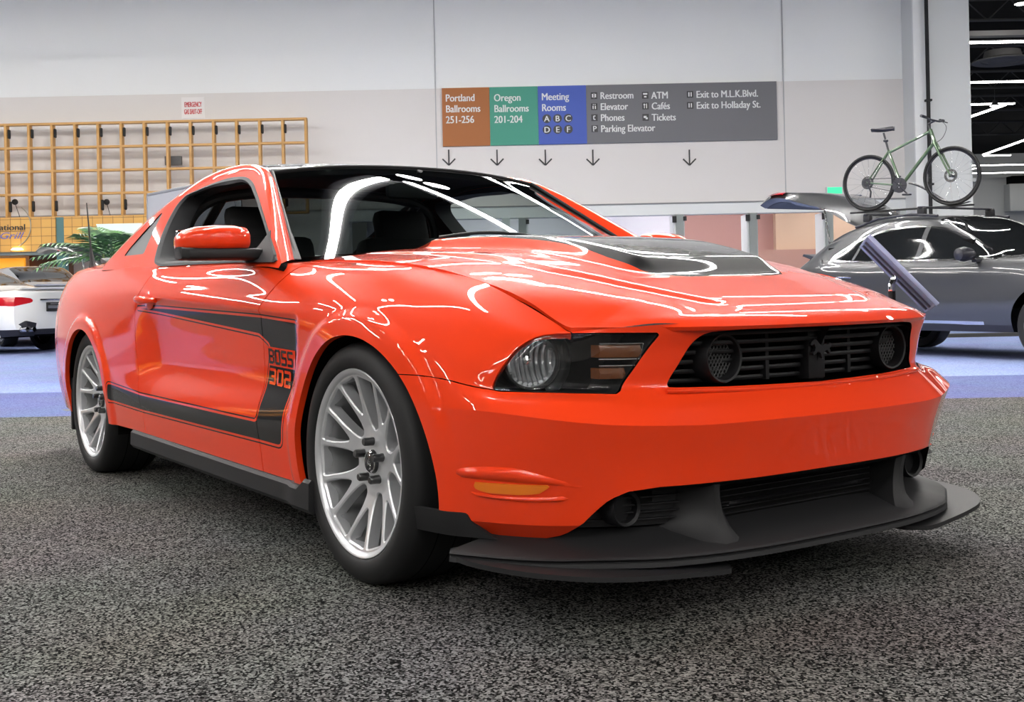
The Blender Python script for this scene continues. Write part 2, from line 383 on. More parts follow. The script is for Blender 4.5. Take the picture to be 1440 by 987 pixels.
# ---- openings
archF = lambda V: np.where(V[:, 2] < .02, -1, ((V[:, 0]-.025)/.387)**2+((V[:, 2]-.325)/.372)**2-1)
archR = lambda V: ((V[:, 0]+2.72)/.375)**2+((V[:, 2]-.33)/.35)**2-1
def under_arch(V): return np.minimum(archF(V), archR(V))
sill = lambda V: V[:, 2]-np.where(V[:, 0] > .2, 0, ip(V[:, 0], [-2.45, -2.0, -.27, .1], [.262, .262, .232, .228]))
LAMP = rnd([(-.815, .566), (-.582, .556), (-.513, .700), (-.66, .702), (-.722, .699), (-.765, .668), (-.802, .610)], [.012, .012, .008, .02, .03, .04, .03])
lampf = lambda V: np.where(V[:, 0] > .3, sdp(YZ(V), LAMP), -1)
GRL = np.array([(-.478, .566), (-.3, .561), (0, .557)]); GRU = np.array([(-.416, .698), (-.2, .708), (0, .711)])
gl = [tuple(p) for p in GRL]+[(-p[0], p[1]) for p in GRL[-2::-1]]; gu = [(-p[0], p[1]) for p in GRU]+[tuple(p) for p in GRU[-2::-1]]
GRILLE = rnd(gl+gu, [.012, 0, 0, 0, .012, .035, 0, 0, 0, .035])
grf = lambda V: np.where(V[:, 0] > .3, sdp(YZ(V), GRILLE), -1)
CH = np.array([(-1.0, .245), (-.866, .245), (-.85, .240), (-.822, .208), (-.80, .204), (-.735, .204), (-.70, .215), (-.668, .245), (-.645, .278), (-.62, .306), (-.585, .324), (-.52, .333), (0, .336)])
chin = lambda V: np.where(V[:, 0] > .3, V[:, 2]-np.interp(-np.abs(V[:, 1]), CH[:, 0], CH[:, 1]), 1)
SEAM = np.array([(.0, .60), (.356, .60), (.45, .590), (.53, .574), (.58, .566)])
DOOR = np.array([(-.475, 1.2), (-.475, .905), (-.565, .83), (-.622, .775), (-.645, .72), (-.655, .62), (-.660, .40), (-.664, .20), (-1.862, .20), (-1.872, .36), (-1.905, .46), (-1.94, .58), (-1.945, .70), (-1.925, .78), (-1.86, .86), (-1.795, .945), (-1.795, 1.2)])
DOORG = np.r_[curve(DOOR[1:8], 60), curve(DOOR[8:16], 70)]
doorf = lambda V: sdp(XZ(V), np.r_[[DOOR[0]], DOORG, [DOOR[-1]]])
gap = .0022
body = SIDE.keep(under_arch).keep(sill).keep(chin)
body = body.keep(lambda V: -lampf(V)-.0015).keep(lambda V: -grf(V))
# stripes on the flank
def px(f): return lambda V: np.where(V[:, 1] < -.5, f(V), -1)
UPS = rnd([(-1.90, .776), (-1.61, .773), (-.645, .742), (-.358, .724), (-.384, .65), (-.464, .45), (-.49, .341), (-.66, .345), (-1.84, .358), (-2.30, .372), (-2.30, .443), (-1.868, .418), (-.66, .402), (-.648, .44), (-.630, .54), (-.594, .655), (-.68, .690), (-1.61, .757)], [.0, 0, 0, .025, 0, 0, .025, 0, 0, 0, 0, 0, .02, 0, 0, .02, 0, 0])
PIN = lambda V: .0028-np.abs(sdp(XZ(V), UPS)+.010)
scallop = lambda V: sdp(XZ(V), UPS)
letters_box = [(-.590, .595), (-.372, .572), (-.385, .512), (-.597, .53)]
body = body.paint(px(scallop), 1).band(px(lambda V: np.where(V[:, 0] < .2, scallop(V), -1)), -.0128, -.0078, 1)
door, rest = body.split(doorf)
door = door.keep(lambda V: doorf(V)-gap); rest = rest.keep(lambda V: -doorf(V)-gap)
front, rear = rest.split(lambda V: V[:, 0]+1.2)
def seamf(V): return V[:, 2]-np.interp(V[:, 0], SEAM[:, 0], SEAM[:, 1])
def fend_region(V): return np.minimum(np.where(V[:, 0] < .2, 1, seamf(V)), np.maximum((-V[:, 1])-.66, .45-V[:, 0]))
fender, bump = front.split(fend_region)
def chinfold(s):
    ff = lambda V: np.where((V[:, 0] > .3) & (np.abs(V[:, 1]) > .6), .242-V[:, 2], -1)
    a, b = s.split(ff)
    if not len(a.F): return s
    dz = ff(a.V); a.V = a.V-a.N*np.array([1, 1, 0])*(np.maximum(dz, 0)*.75)[:, None]; a.N = a.N-np.array([0, 0, .75]); a.N /= np.linalg.norm(a.N, axis=1, keepdims=True)
    return a.join(b)
fender = fender.keep(lambda V: fend_region(V)-gap*.6); bump = bump.keep(lambda V: -fend_region(V)-gap*.6)
quarter, rbump = rear.split(lambda V: V[:, 0]+3.42+np.where(V[:, 2] > .62, .0, 0))
quarter = quarter.keep(lambda V: V[:, 0]+3.42-gap); rbump = rbump.keep(lambda V: -V[:, 0]-3.42-gap)
# side marker pocket in the bumper corner
MK = rnd([(-.845, .352), (-.838, .322), (-.80, .316), (-.725, .318), (-.70, .335), (-.69, .348)], .008)
PM = [M_PAINT, M_SATIN, M_DARK]
for nm, sf in (('front_fender', fender), ('door', door), ('quarter_panel', quarter)):
    for s in (sf, sf.mirror()):
        o = s.rim(.02).build(nm, PM, CAR)
        if nm == 'door': DOOR_O = (DOOR_O, o) if 'DOOR_O' in globals() else o
bump = chinfold(bump)
FBUMP = bump.both().rim(.03, 2).build('front_bumper', PM, CAR)
RBUMP = rbump.both().rim(.02).build('rear_bumper', PM, CAR)

# ---- hood
yg = lambda x: ip(x, [-.75, .2, .5, .68, .72], [.735, .708, .692, .664, .652])
def hood_z(x, y):
    a = np.abs(y)
    ze = sp(x, [-.78, -.471, -.098, .144, .358, .55, .67, .72], [.928, .921, .900, .871, .829, .770, .717, .712])
    zc = sp(x, [-.78, -.45, -.15, .144, .36, .55, .70, .83, .90, .935, .958], [.975, .966, .946, .917, .880, .836, .797, .764, .746, .733, .712])
    return ze, zc
def lip(y): return sp(np.abs(y), [0, .15, .30, .42, .52, .60, .67], [.958, .952, .935, .903, .845, .760, .672])
def cowl(y): return sp(np.abs(y), [0, .2, .4, .6, .735], [-.47, -.48, -.53, -.63, -.745])
ny, nx = 121, 170
yy = np.linspace(-1, 1, ny); HG = np.zeros((nx, ny, 3))
XT = np.r_[np.linspace(0, .9, 130), 1-.1*(1-np.linspace(0, 1, 41)[1:])**1.6]
for j, s in enumerate(yy):
    ym = s*.668; x0, x1 = cowl(ym), lip(ym)
    xs = x0+(x1-x0)*XT
    y = s*yg(xs); a = np.abs(s)
    # edge height along the shut line and centre height, both by fraction of the way to the lip
    xe = -.745+(.672+.745)*XT; xc = -.47+(.958+.47)*XT
    ze, _ = hood_z(xe, 0); _, zc = hood_z(xc, 0)
    blend = 1-a**3.0
    z = ze*(1-blend)+zc*blend
    # broad dome that narrows to the nose
    wA = np.interp(xs, [-.7, 0, .38, .6, .72, .84], [.58, .54, .49, .41, .35, .28]); d = (wA-np.abs(y)); nose = np.clip((.845-.25*np.abs(y)**2-xs)/.05, 0, 1); nose = nose*nose*(3-2*nose)
    e = np.clip(d/.035+.5, 0, 1); e = e*e*(3-2*e); z = z+.011*e*nose*np.interp(xs, [-.6, .1, .84], [.2, 1, .75])
    # raised black centre
    wB = np.interp(xs, [-.5, -.1, .3, .48, .6], [.36, .335, .305, .275, .25]); d = wB-np.abs(y); e = np.clip(d/.085+.45, 0, 1); e = e*e*(3-2*e)
    f = np.clip((.565-.35*y*y-xs)/.10, 0, 1); f = f*f*(3-2*f)
    z = z+e*f*np.interp(xs, [-.5, -.15, .2, .5], [.030, .040, .042, .034])
    HG[:, j, 0], HG[:, j, 1], HG[:, j, 2] = xs, y, z
HOOD = Sf.grid(HG)
if HOOD.N[len(HOOD.N)//2][2] < 0: HOOD = Sf.grid(HG, True)
BL = np.array([(-.60, -.30), (-.327, -.315), (-.06, -.31), (.129, -.30), (.263, -.295), (.376, -.29), (.446, -.283), (.50, -.272), (.545, -.245), (.568, -.16), (.572, 0)])
BLP = np.r_[BL, (BL*[1, -1])[::-1]]
HOOD = HOOD.paint(lambda V: sdp(XY(V), BLP), 1)
HOOD.keep(lambda V: yg(V[:, 0])-np.abs(V[:, 1])-.003).rim(.012).build('hood', PM, CAR)
# ---- greenhouse
tumb = lambda z: -(.866-.62*(z-.93))
U = np.array([(-.545, .914), (-.80, 1.062), (-1.0, 1.17), (-1.17, 1.252), (-1.32, 1.297), (-1.5, 1.314), (-1.66, 1.316), (-1.85, 1.304), (-2.05, 1.268), (-2.25, 1.208), (-2.43, 1.13), (-2.58, 1.035), (-2.68, .972)])
Vp = np.array([(-.635, -.785, .925), (-.85, -.722, 1.068), (-1.04, -.664, 1.186), (-1.225, -.612, 1.283), (-1.37, -.594, 1.322), (-1.55, -.583, 1.342), (-1.75, -.578, 1.345), (-1.96, -.578, 1.332), (-2.2, -.582, 1.292), (-2.47, -.588, 1.220), (-2.72, -.596, 1.140), (-2.93, -.606, 1.060), (-3.06, -.612, 1.015)])
Uc = curve(U, 240); Vc = curve(Vp, 240)
U3 = np.stack([Uc[:, 0], tumb(Uc[:, 1]), Uc[:, 1]], 1)
gx = np.linspace(-2.75, -.50, 226); gz = np.linspace(.88, 1.33, 60)
SG = np.stack([np.repeat(gx[None], 60, 0), tumb(np.repeat(gz[:, None], 226, 1)), np.repeat(gz[:, None], 226, 1)], 2)
# a little barrel so that the side is not dead flat
SG[:, :, 1] -= .012*np.sin(np.clip((SG[:, :, 2]-.93)/.38, 0, 1)*PI)
U3[:, 1] -= .012*np.sin(np.clip((U3[:, 2]-.93)/.38, 0, 1)*PI)
gs = Sf.grid(SG)
if gs.N[0][1] > 0: gs = Sf.grid(SG, True)
belt = lambda V: V[:, 2]-np.interp(V[:, 0], [-2.72, -2.3, -2.0, -1.75, -1.25, -.65, -.45], [.955, .950, .942, .934, .926, .908, .892])
gs = gs.keep(lambda V: sdp(XZ(V), np.r_[Uc, [(-2.68, .8), (-.545, .8)]])).keep(belt)
DLO = rnd([(-.585, .924), (-1.298, .938), (-1.80, .945), (-1.90, .965), (-1.975, 1.05), (-2.032, 1.15), (-2.056, 1.222), (-2.02, 1.262), (-1.787, 1.287), (-1.565, 1.297), (-1.38, 1.283), (-1.246, 1.247), (-1.037, 1.156), (-.834, 1.057)], [.01, 0, .05, .03, .05, .05, .03, .03, .1, .08, .06, .06, .1, .1])
QW = rnd([(-2.128, 1.010), (-2.420, 1.012), (-2.40, 1.045), (-2.228, 1.200), (-2.205, 1.19)], [.015, .006, 0, .01, .01])
gs = gs.keep(lambda V: -sdp(XZ(V), DLO)).keep(lambda V: -sdp(XZ(V), QW))
# rounded strip from the side to the windscreen / roof / backlight edge
nrm = np.cross(np.gradient(U3, axis=0), Vc-U3); nrm /= np.linalg.norm(nrm, axis=1, keepdims=True)
if nrm[120][1] > 0: nrm = -nrm
bul = np.interp(np.linspace(0, 1, 240), [0, .25, .35, .6, 1], [.012, .012, .016, .020, .03])
ST = np.stack([U3*(1-s)+Vc*s+nrm*(bul*4*s*(1-s))[:, None] for s in np.linspace(0, 1, 15)])
st = Sf.grid(ST); 
if st.N[7*240+120][2] < 0: st = Sf.grid(ST, True)
# share normals along the join
kk = {tuple(np.round(p, 4)) for p in U3}
both = gs.join(st)
for s in (both, both.mirror()):
    PO = s.rim(.025, 2).build('roof_pillar', PM, CAR); q_ = s.offset(-.027); mk('pillar_trim', q_.V, q_.F, M_INT, PO)
# black roof skin
def arc_row(x, ye, ze, zc, n=61, p=2.4):
    s = np.linspace(-1, 1, n); return np.stack([np.full(n, x)+np.zeros(n), s*ye, ze+(zc-ze)*(1-np.abs(s)**p)], 1)
xs_r = np.linspace(0, 1, 40); RR = []
ve = Vc[(Vc[:, 0] < -1.2)]
for t in xs_r:
    xe = -1.225-(2.16-1.225)*t; xc = -1.205-(2.26-1.205)*t
    ye = np.interp(-xe, -Vc[:, 0], -Vc[:, 1]); ze = np.interp(-xe, -Vc[:, 0], Vc[:, 2])
    zc = sp(np.array([xc]), [-2.3, -2.1, -1.9, -1.7, -1.5, -1.3, -1.2], [1.325, 1.359, 1.380, 1.383, 1.370, 1.343, 1.326])[0]
    r = arc_row(0, ye, ze, zc); s = np.abs(np.linspace(-1, 1, 61)); r[:, 0] = xc+(xe-xc)*s**2; RR.append(r)
RG = np.array(RR); rs = Sf.grid(RG)
if rs.N[len(rs.N)//2][2] < 0: rs = Sf.grid(RG, True)
rs.rim(.03).build('roof', [M_BLACKP], CAR)
lin = rs.offset(-.03); mk('headliner', lin.V, lin.F, M_INT, CAR)
# windscreen
def ws_pt(s, t):
    a = abs(s)
    b = np.array([-.385-.25*a**2.2, s*.785, .952-.027*a**2]); tp = np.array([-1.205-.02*a**2, s*.612, 1.326-.043*a**2.4])
    q = b*(1-t)+tp*t; n = np.array([.50, 0, .86]); return q+n*(.022*4*t*(1-t))*(1-a**3)
def ws_grid(n=60, m=30, smax=.992): return np.array([[ws_pt(s, t) for s in np.linspace(-smax, smax, n)] for t in np.linspace(0, 1, m)])
wg = Sf.grid(ws_grid())
if wg.N[100][2] < 0: wg = Sf.grid(ws_grid(), True)
wg.build('windscreen', [M_GLASS], CAR)
mb = MB(); mb.tube([ws_pt(-1, t)+np.array([.004, .002, .006]) for t in np.linspace(0, 1, 24)], .007, 8); mb.tube([ws_pt(1, t)+np.array([.004, -.002, .006]) for t in np.linspace(0, 1, 24)], .007, 8)
mb.tube([ws_pt(s, 1)+np.array([0, 0, .002]) for s in np.linspace(-1, 1, 40)], .006, 8); mb.build('windscreen_seal', M_PLAST, CAR)
# cowl panel under the glass
rows = []
for s in np.linspace(-1, 1, 41):
    b = ws_pt(s, 0); y = s*.745; rows.append([(float(cowl(np.array([abs(y)*.98]))[0])+.03, y, b[2]-.045+.0), ((b[0]+float(cowl(np.array([abs(y)*.98]))[0]))/2, (y+b[1])/2, b[2]-.015), (b[0]-.02, b[1], b[2]+.012)])
mb = MB(); mb.loft(rows); mb.build('cowl_panel', M_PLAST, CAR)
for s0, s1 in ((-.42, .10), (.30, .80)):
    mb = MB(); p = [ws_pt(s0+(s1-s0)*k/10, .075+.035*math.sin(k/10*PI))+np.array([.0, 0, .020]) for k in range(11)]
    mb.tube(p, .006, 8); mb.tube([p[-1], p[-1]+np.array([.03, .03, -.02]), p[-1]+np.array([.08, .05, -.05])], .008, 8); mb.build('wiper', M_PLAST, CAR)
# door seals, quarter glass
for sg in (1, -1):
    def side3(p, off=0): 
        z = p[1]; y = tumb(z)-.012*math.sin(min(max((z-.93)/.38, 0), 1)*PI); return Vector((p[0], sg*(y+off), z))
    dl = rnd(DLO, 0); n = len(dl); cen = dl.mean(0)
    inn = dl+(cen-dl)/np.linalg.norm(cen-dl, axis=1, keepdims=True)*.028
    mb = MB(); rows = []
    for k in range(n+1):
        a, b = dl[k % n], inn[k % n]; rows.append([side3(a, .004), side3(a, -.006), side3(a*.5+b*.5, -.007), side3(b, .004), side3(b, .045), side3(a*.2+b*.8, .09)])
    mb.loft(rows); mb.build('window_seal', M_SEAL, CAR)
    q = rnd(QW, 0); mb = MB(); mb.prism([tuple(p) for p in q], .004, .012, lambda u, v, h: side3((u, v), h)); mb.build('quarter_window', mat('quarter_glass_%d' % (sg+1), (.10, .105, .11), .55, spec=.25), CAR, smooth=False)
# backlight and deck
rows = []
for t in np.linspace(0, 1, 20):
    xe = -2.16-(3.03-2.16)*t; ye = np.interp(-xe, -Vc[:, 0], -Vc[:, 1]); ze = np.interp(-xe, -Vc[:, 0], Vc[:, 2]); r = arc_row(0, ye, ze, ze+.035-.0*t); s = np.abs(np.linspace(-1, 1, 61)); r[:, 0] = xe-.10*(1-s**2)*(1-t*.6); rows.append(r)
bl = Sf.grid(np.array(rows))
if bl.N[100][2] < 0: bl = Sf.grid(np.array(rows), True)
bl.build('rear_window', [M_TINT], CAR)
rows = []
for x in np.linspace(-2.62, -3.70, 30):
    ze = float(sp(np.array([x]), [-3.72, -3.58, -3.4, -3.1, -2.72, -2.6], [.985, .992, .997, .999, .996, .99])[0]); ye = float(np.interp(x, [-3.70, -3.58, -3.4, -3.1, -2.72], [.56, .65, .695, .725, .745]))
    rows.append(arc_row(x, ye, ze, ze+.03*np.interp(x, [-3.7, -3.2], [.6, 1]), 41, 2))
dk = Sf.grid(np.array(rows))
if dk.N[100][2] < 0: dk = Sf.grid(np.array(rows), True)
dk.rim(.03).build('deck_lid', PM, CAR)
mb = MB(); mb.loft([[(-3.50-.02*(1-abs(s)), s*.60, 1.015+.01), (-3.56, s*.60, 1.052-.015*abs(s)**3), (-3.69, s*.58, 1.07-.02*abs(s)**3), (-3.70, s*.58, 1.055-.02*abs(s)**3), (-3.60, s*.60, 1.02)] for s in np.linspace(-1, 1, 31)], close_u=True, cap=True); mb.build('rear_spoiler', M_PLAST, CAR)
for sg in (1, -1):      # three bar tail lamps at each side
    for k in range(3):
        y = sg*(.42+.10*k); mb = MB(); mb.box((-3.755+.035*k, y, .80), (.05, .07, .16), bev=.012, R=Matrix.Rotation(-sg*.25*k*.6, 3, 'Z')); mb.build('tail_lamp', mat('tail_red_%d%d' % (sg+1, k), (.35, .006, .006), .12, 0, .7), CAR)

# ---- dark structure inside: floor pan, cabin, wheel housings
mb = MB(); mb.box((-1.55, 0, .225), (4.0, 1.14, .05)); mb.box((-1.37, 0, .225), (1.9, 1.62, .05)); mb.box((-3.2, 0, .40), (.7, 1.2, .3)); mb.box((.50, 0, .33), (.5, 1.05, .10)); mb.box((-.30, 0, .52), (.06, 1.58, .62)); mb.box((.62, 0, .5), (.02, .9, .4))
mb.build('underbody', M_DARK, CAR, smooth=False)
mb = MB()
for sg in (1, -1): mb.box((-1.45, sg*.80, .58), (1.9, .05, .64), bev=.02)
mb.box((-2.9, 0, .62), (.9, 1.5, .5), bev=.03); mb.box((-2.72, 0, .93), (.62, 1.30, .06), bev=.02)
mb.loft([[(-.42, s*.76, .90), (-.70, s*.755, .945-.02*abs(s)), (-.95, s*.75, .905), (-1.0, s*.75, .80), (-.92, s*.74, .60)] for s in np.linspace(-1, 1, 21)])
mb.build('cabin', M_INT, CAR)
for sg in (1, -1):
    y = sg*.37; mb = MB(); mb.box((-1.52, y, .46), (.52, .50, .14), bev=.05)
    R = Matrix.Rotation(-.30, 3, 'Y'); mb.box((-1.86, y, .78), (.14, .50, .62), R=R, bev=.05)
    mb.box((-1.97, y, 1.12), (.09, .28, .20), R=R, bev=.04); mb.tube([(-1.94, y-.06, .98), (-1.96, y-.06, 1.1)], .01, 6); mb.tube([(-1.94, y+.06, .98), (-1.96, y+.06, 1.1)], .01, 6)
    mb.build('front_seat', M_INT, CAR)
mb = MB(); c = Vector((-1.10, .37, .86)); ax = Vector((-.35, 0, 1))
mb.tube([c+Vector((-.40*math.cos(a)*.18/.18*.18, .18*math.sin(a), .17*math.cos(a))) for a in np.linspace(0, 2*PI, 33)[:-1]], .016, 8, closed=True)
for a in (0.6*PI, 1.4*PI, PI): mb.tube([c, c+Vector((-.40*.18*math.cos(a), .18*math.sin(a), .17*math.cos(a)))], .014, 6)
mb.tube([c, c+Vector((.2, 0, -.08))], .03, 8); mb.build('steering_wheel', M_INT, CAR)
mb = MB(); mb.tube(curve([(-2.18, -.66, .45), (-2.14, -.655, .95), (-2.08, -.60, 1.20), (-2.04, -.40, 1.275), (-2.03, 0, 1.29), (-2.04, .40, 1.275), (-2.08, .60, 1.20), (-2.14, .655, .95), (-2.18, .66, .45)], 60), .024, 10)
for sg in (1, -1): mb.tube([(-2.04, sg*.5, 1.25), (-2.85, sg*.5, .80)], .022, 8)
mb.build('roll_bar', mat('roll_bar_grey', (.07, .07, .075), .4), CAR)
mb = MB(); mb.box((-1.22, 0, 1.235), (.04, .24, .07), bev=.02); mb.tube([(-1.18, 0, 1.27), (-1.15, 0, 1.31)], .012, 6); mb.build('rear_view_mirror', M_INT, CAR)
for sg in (1, -1):
    for x, cz, rx, rz in ((.025, .325, .42, .40), (-2.72, .33, .405, .38)):
        rows = []
        for a in np.linspace(-.32, PI+.32, 40):
            e = (x+rx*math.cos(a), cz+rz*math.sin(a)); rows.append([(e[0], sg*.90, e[1]), (e[0], sg*.58, e[1])])
        # outer edge hugs the panel from inside
        rr = []
        for a, r in zip(np.linspace(-.32, PI+.32, 40), rows):
            yb = side_y(r[0][0], max(.24, r[0][2])) if r[0][2] > .2 else -.87
            rr.append([(r[0][0], sg*(abs(yb)-.03), r[0][2]), r[1], (x, sg*.57, cz)])
        mb = MB(); mb.loft(rr); mb.build('wheel_housing', M_DARK, CAR)

# ---- front: helpers on the nose skin
FM = SIDE.V[:, 0] > .35
FV = SIDE.V[FM]
def fx(y, z):
    d = (FV[:, 1]+abs(y))**2+(FV[:, 2]-z)**2; k = np.argpartition(d, 5)[:5]; w_ = 1/(d[k]+1e-7); return float((FV[k, 0]*w_).sum()/w_.sum())
def fp(y, z, off=0): return Vector((fx(y, z)+off, y, z))
# ---- headlamps
for sg in (-1, 1):
    reg = SIDE.keep(lambda V: lampf(V)-.002)
    if sg > 0: reg = reg.mirror()
    LH = empty('headlamp', (0, 0, 0)); LH.parent = CAR
    rx = Sf(reg.V-reg.N*.004, np.tile([.97, .243*sg*-1*-1, 0.], (len(reg.V), 1)), reg.F); r1 = rx.rim(.17); base = rx.offset(-.17)
    hous = Sf(r1.V, r1.N, r1.F[len(reg.F):], [0]*(len(r1.F)-len(reg.F))).join(base); hous.build('lamp_housing', [mat('lamp_black', (.022, .022, .023), .4, spec=.4) if sg < 0 else bpy.data.materials['lamp_black']], LH)
    reg.offset(-.002).build('lamp_lens', [M_CLEAR], LH)
    ax = Vector((1, sg*.42, 0)).normalized(); cc = Vector((.548, sg*.695, .633))
    def lr(prof, m, name, n=40, a0=None, a1=None):
        u = Vector((-ax.y, ax.x, 0)); v = Vector((0, 0, 1)); V = []; F = []; L = len(prof)
        for k in range(n):
            a = 2*PI*k/n if a0 is None else a0+(a1-a0)*k/(n-1)
            for (r, h) in prof: V.append(cc+ax*h+(u*math.cos(a)+v*math.sin(a))*r)
        for k in range(n if a0 is None else n-1):
            for i in range(L-1): F.append([k*L+i, k*L+i+1, ((k+1) % n)*L+i+1, ((k+1) % n)*L+i])
        b = MB(); b.add(V, F); return b.build(name, m, LH)
    lr([(.008, -.055), (.03, -.045), (.05, -.020), (.058, .002), (.064, .020)], M_REFL, 'reflector')
    lr([(.064, .018), (.065, .045), (.069, .050), (.072, .047), (.072, -.02)], bpy.data.materials['lamp_black'], 'lamp_bezel')
    h0 = 0 if sg < 0 else PI
    lr([(.070, .046), (.085, .042), (.100, .030), (.106, .010), (.108, -.03)], mat('lamp_shroud', (.03, .03, .031), .38, spec=.5) if sg < 0 else bpy.data.materials['lamp_shroud'], 'lamp_shroud', 30, h0-1.15, h0+1.15)
    lr([(.0005, -.012), (.010, -.014), (.012, -.03), (.012, -.055)], M_CHROME, 'bulb_shield', 16)
    b = MB()
    for k in range(9):       # flutes moulded in the reflector
        u = -.052+.013*k; hgt = math.sqrt(max(.06**2-u*u, 0)); uu = Vector((-ax.y, ax.x, 0))
        b.tube([cc+uu*u+Vector((0, 0, s*hgt))+ax*(-.040+.055*(u*u+(s*hgt)**2)/.0036+.004) for s in np.linspace(-.96, .96, 12)], .0060, 8)
    b.build('reflector_flutes', M_REFL, LH)
    for (ya, yb, za, zb, m_, nm) in ((.610, .535, .642, .672, M_AMBERD, 'turn_lamp'), (.610, .560, .590, .616, M_AMBERD, 'turn_lamp')):
        rows = []
        for y in np.linspace(ya, yb, 9):
            x = fx(y, (za+zb)/2)-.018; rows.append([(x-.03, sg*y, za), (x, sg*y, za), (x+.006, sg*y, (za+zb)/2), (x, sg*y, zb), (x-.03, sg*y, zb)])
        b = MB(); b.loft(rows, cap=True); b.build(nm, m_, LH)
    b = MB()
    for z in (.676, .638, .622): b.tube([fp(sg*y, z, -.016) for y in np.linspace(.610, .532, 8)], .002, 6)
    b.tube([fp(sg*.532, z, -.016) for z in np.linspace(.638, .676, 5)], .002, 6)
    b.build('lamp_trim', M_CHROME, LH)
# ---- upper grille
GRO = empty('upper_grille', (0, 0, 0)); GRO.parent = CAR
reg = SIDE.keep(grf).both()
r1 = reg.offset(-.006).rim(.10); Sf(r1.V, r1.N, r1.F[len(reg.F):], [0]*(len(r1.F)-len(reg.F))).build('grille_surround', [M_GRILLE], GRO)
bk = reg.offset(-.10); bk.build('grille_backing', [M_DARK], GRO)
def gpoly_half(z): return float(np.interp(z, [.56, .70], [.47, .42]))-.004
for z in np.linspace(.578, .694, 6):
    yh = gpoly_half(z)
    if z < .5: continue
    b = MB(); rows = []
    for y in np.linspace(-yh, yh, 41):
        x = fx(y, z)-.030; rows.append([(x-.03, y, z-.005), (x-.002, y, z-.006), (x, y, z-.003), (x, y, z+.002), (x-.002, y, z+.005), (x-.03, y, z+.003)])
    b.loft(rows, cap=True, close_u=True); b.build('grille_slat', M_GRILLE, GRO)
for y in (-.16, .16, ):
    b = MB(); b.box((fx(y, .635)-.045, y, .635), (.02, .012, .13)); b.build('grille_strut', M_GRILLE, GRO, smooth=False)
b = MB(); b.box((fx(0, .635)-.040, 0, .635), (.05, .066, .145), bev=.006); b.build('emblem_post', M_GRILLE, GRO)
HORSE = [(-.058, .012), (-.050, .020), (-.040, .014), (-.022, .016), (-.004, .012), (.010, .018), (.022, .030), (.034, .034), (.052, .024), (.056, .015), (.046, .014), (.036, .018), (.030, .006), (.034, -.006), (.044, -.012), (.040, -.019), (.026, -.013), (.016, -.008), (.004, -.012), (-.004, -.030), (-.012, -.032), (-.010, -.018), (-.020, -.008), (-.034, -.004), (-.048, -.018), (-.056, -.016), (-.046, .0), (-.052, .006)]
b = MB(); xe = fx(0, .644)-.014; b.prism([(p[0]*.72, p[1]*.80) for p in HORSE], 0, .010, lambda u, v, h: (xe+h, -u, .641+v)); b.build('horse_emblem', mat('dark_chrome', (.05, .05, .055), .3, .8), GRO, smooth=False)
for sg in (-1, 1):
    y = sg*.327; x0 = fx(y, .635)
    fo = MB(); fo.lathe([(.052, -.09), (.052, -.012), (.055, -.004), (.060, -.002), (.062, -.008), (.062, -.09)], 40, 0, 'X', (x0+.004, y, .632)); FL = fo.build('grille_tube', M_GRILLE, GRO)
    b = MB(); b.lathe([(.0005, 0), (.051, 0)], 32, 0, 'X', (x0-.045, y, .632)); b.build('tube_backing', M_DARK, FL)
    b = MB()
    for k in range(-7, 8):
        o_ = k*.0098; l = math.sqrt(max(.051**2-o_**2, 0))
        for sl in (1, -1):
            d = Vector((0, math.cos(sl*PI/3.2), math.sin(sl*PI/3.2))); nn = Vector((0, -d.z, d.y)); p = Vector((x0-.030, y, .632))+nn*o_
            b.tube([p-d*l, p+d*l], .0016, 5)
    b.build('tube_mesh', mat('mesh_grey', (.05, .05, .052), .4) if sg < 0 else bpy.data.materials['mesh_grey'], FL)
# ---- side marker
for sg in (-1, 1):
    MKo = [(-.846, .343), (-.843, .325), (-.825, .318), (-.785, .318), (-.757, .322), (-.742, .338), (-.742, .344)]
    reg = SIDE.keep(lambda V: np.where(V[:, 0] > .3, sdp(YZ(V), MKo), -1)).offset(.003)
    if sg > 0: reg = reg.mirror()
    reg.rim(.012).build('side_marker', [M_AMBER], CAR)
    BR = [(-.866, .352), (-.87, .372), (-.84, .384), (-.80, .385), (-.76, .370), (-.71, .350), (-.67, .338), (-.68, .334), (-.73, .344), (-.80, .349)]
    reg = SIDE.keep(lambda V: np.where(V[:, 0] > .3, sdp(YZ(V), rnd(BR, .01)), -1))
    dd = np.where(reg.V[:, 0] > .3, np.clip(sdp(YZ(reg.V), rnd(BR, .01))/.012, 0, 1), 0); reg.V = reg.V+reg.N*(.001+.010*np.sin(dd*PI/2)*np.clip((reg.V[:, 2]-.33)/.03, .3, 1))[:, None]*np.array([1, 1, .6])
    if sg > 0: reg = reg.mirror()
    mk('marker_brow', reg.V, reg.F, M_PAINT, CAR)
    BR2 = rnd([(-.852, .318), (-.842, .307), (-.78, .300), (-.71, .304), (-.682, .326), (-.70, .318), (-.74, .3135), (-.80, .3125)], .004)
    reg = SIDE.keep(lambda V: np.where(V[:, 0] > .3, sdp(YZ(V), BR2), -1)); dd = np.clip(sdp(YZ(reg.V), BR2)/.004, 0, 1); reg.V = reg.V+reg.N*(.0005+.007*dd)[:, None]
    if sg > 0: reg = reg.mirror()
    mk('marker_ledge', reg.V, reg.F, M_PAINT, CAR)
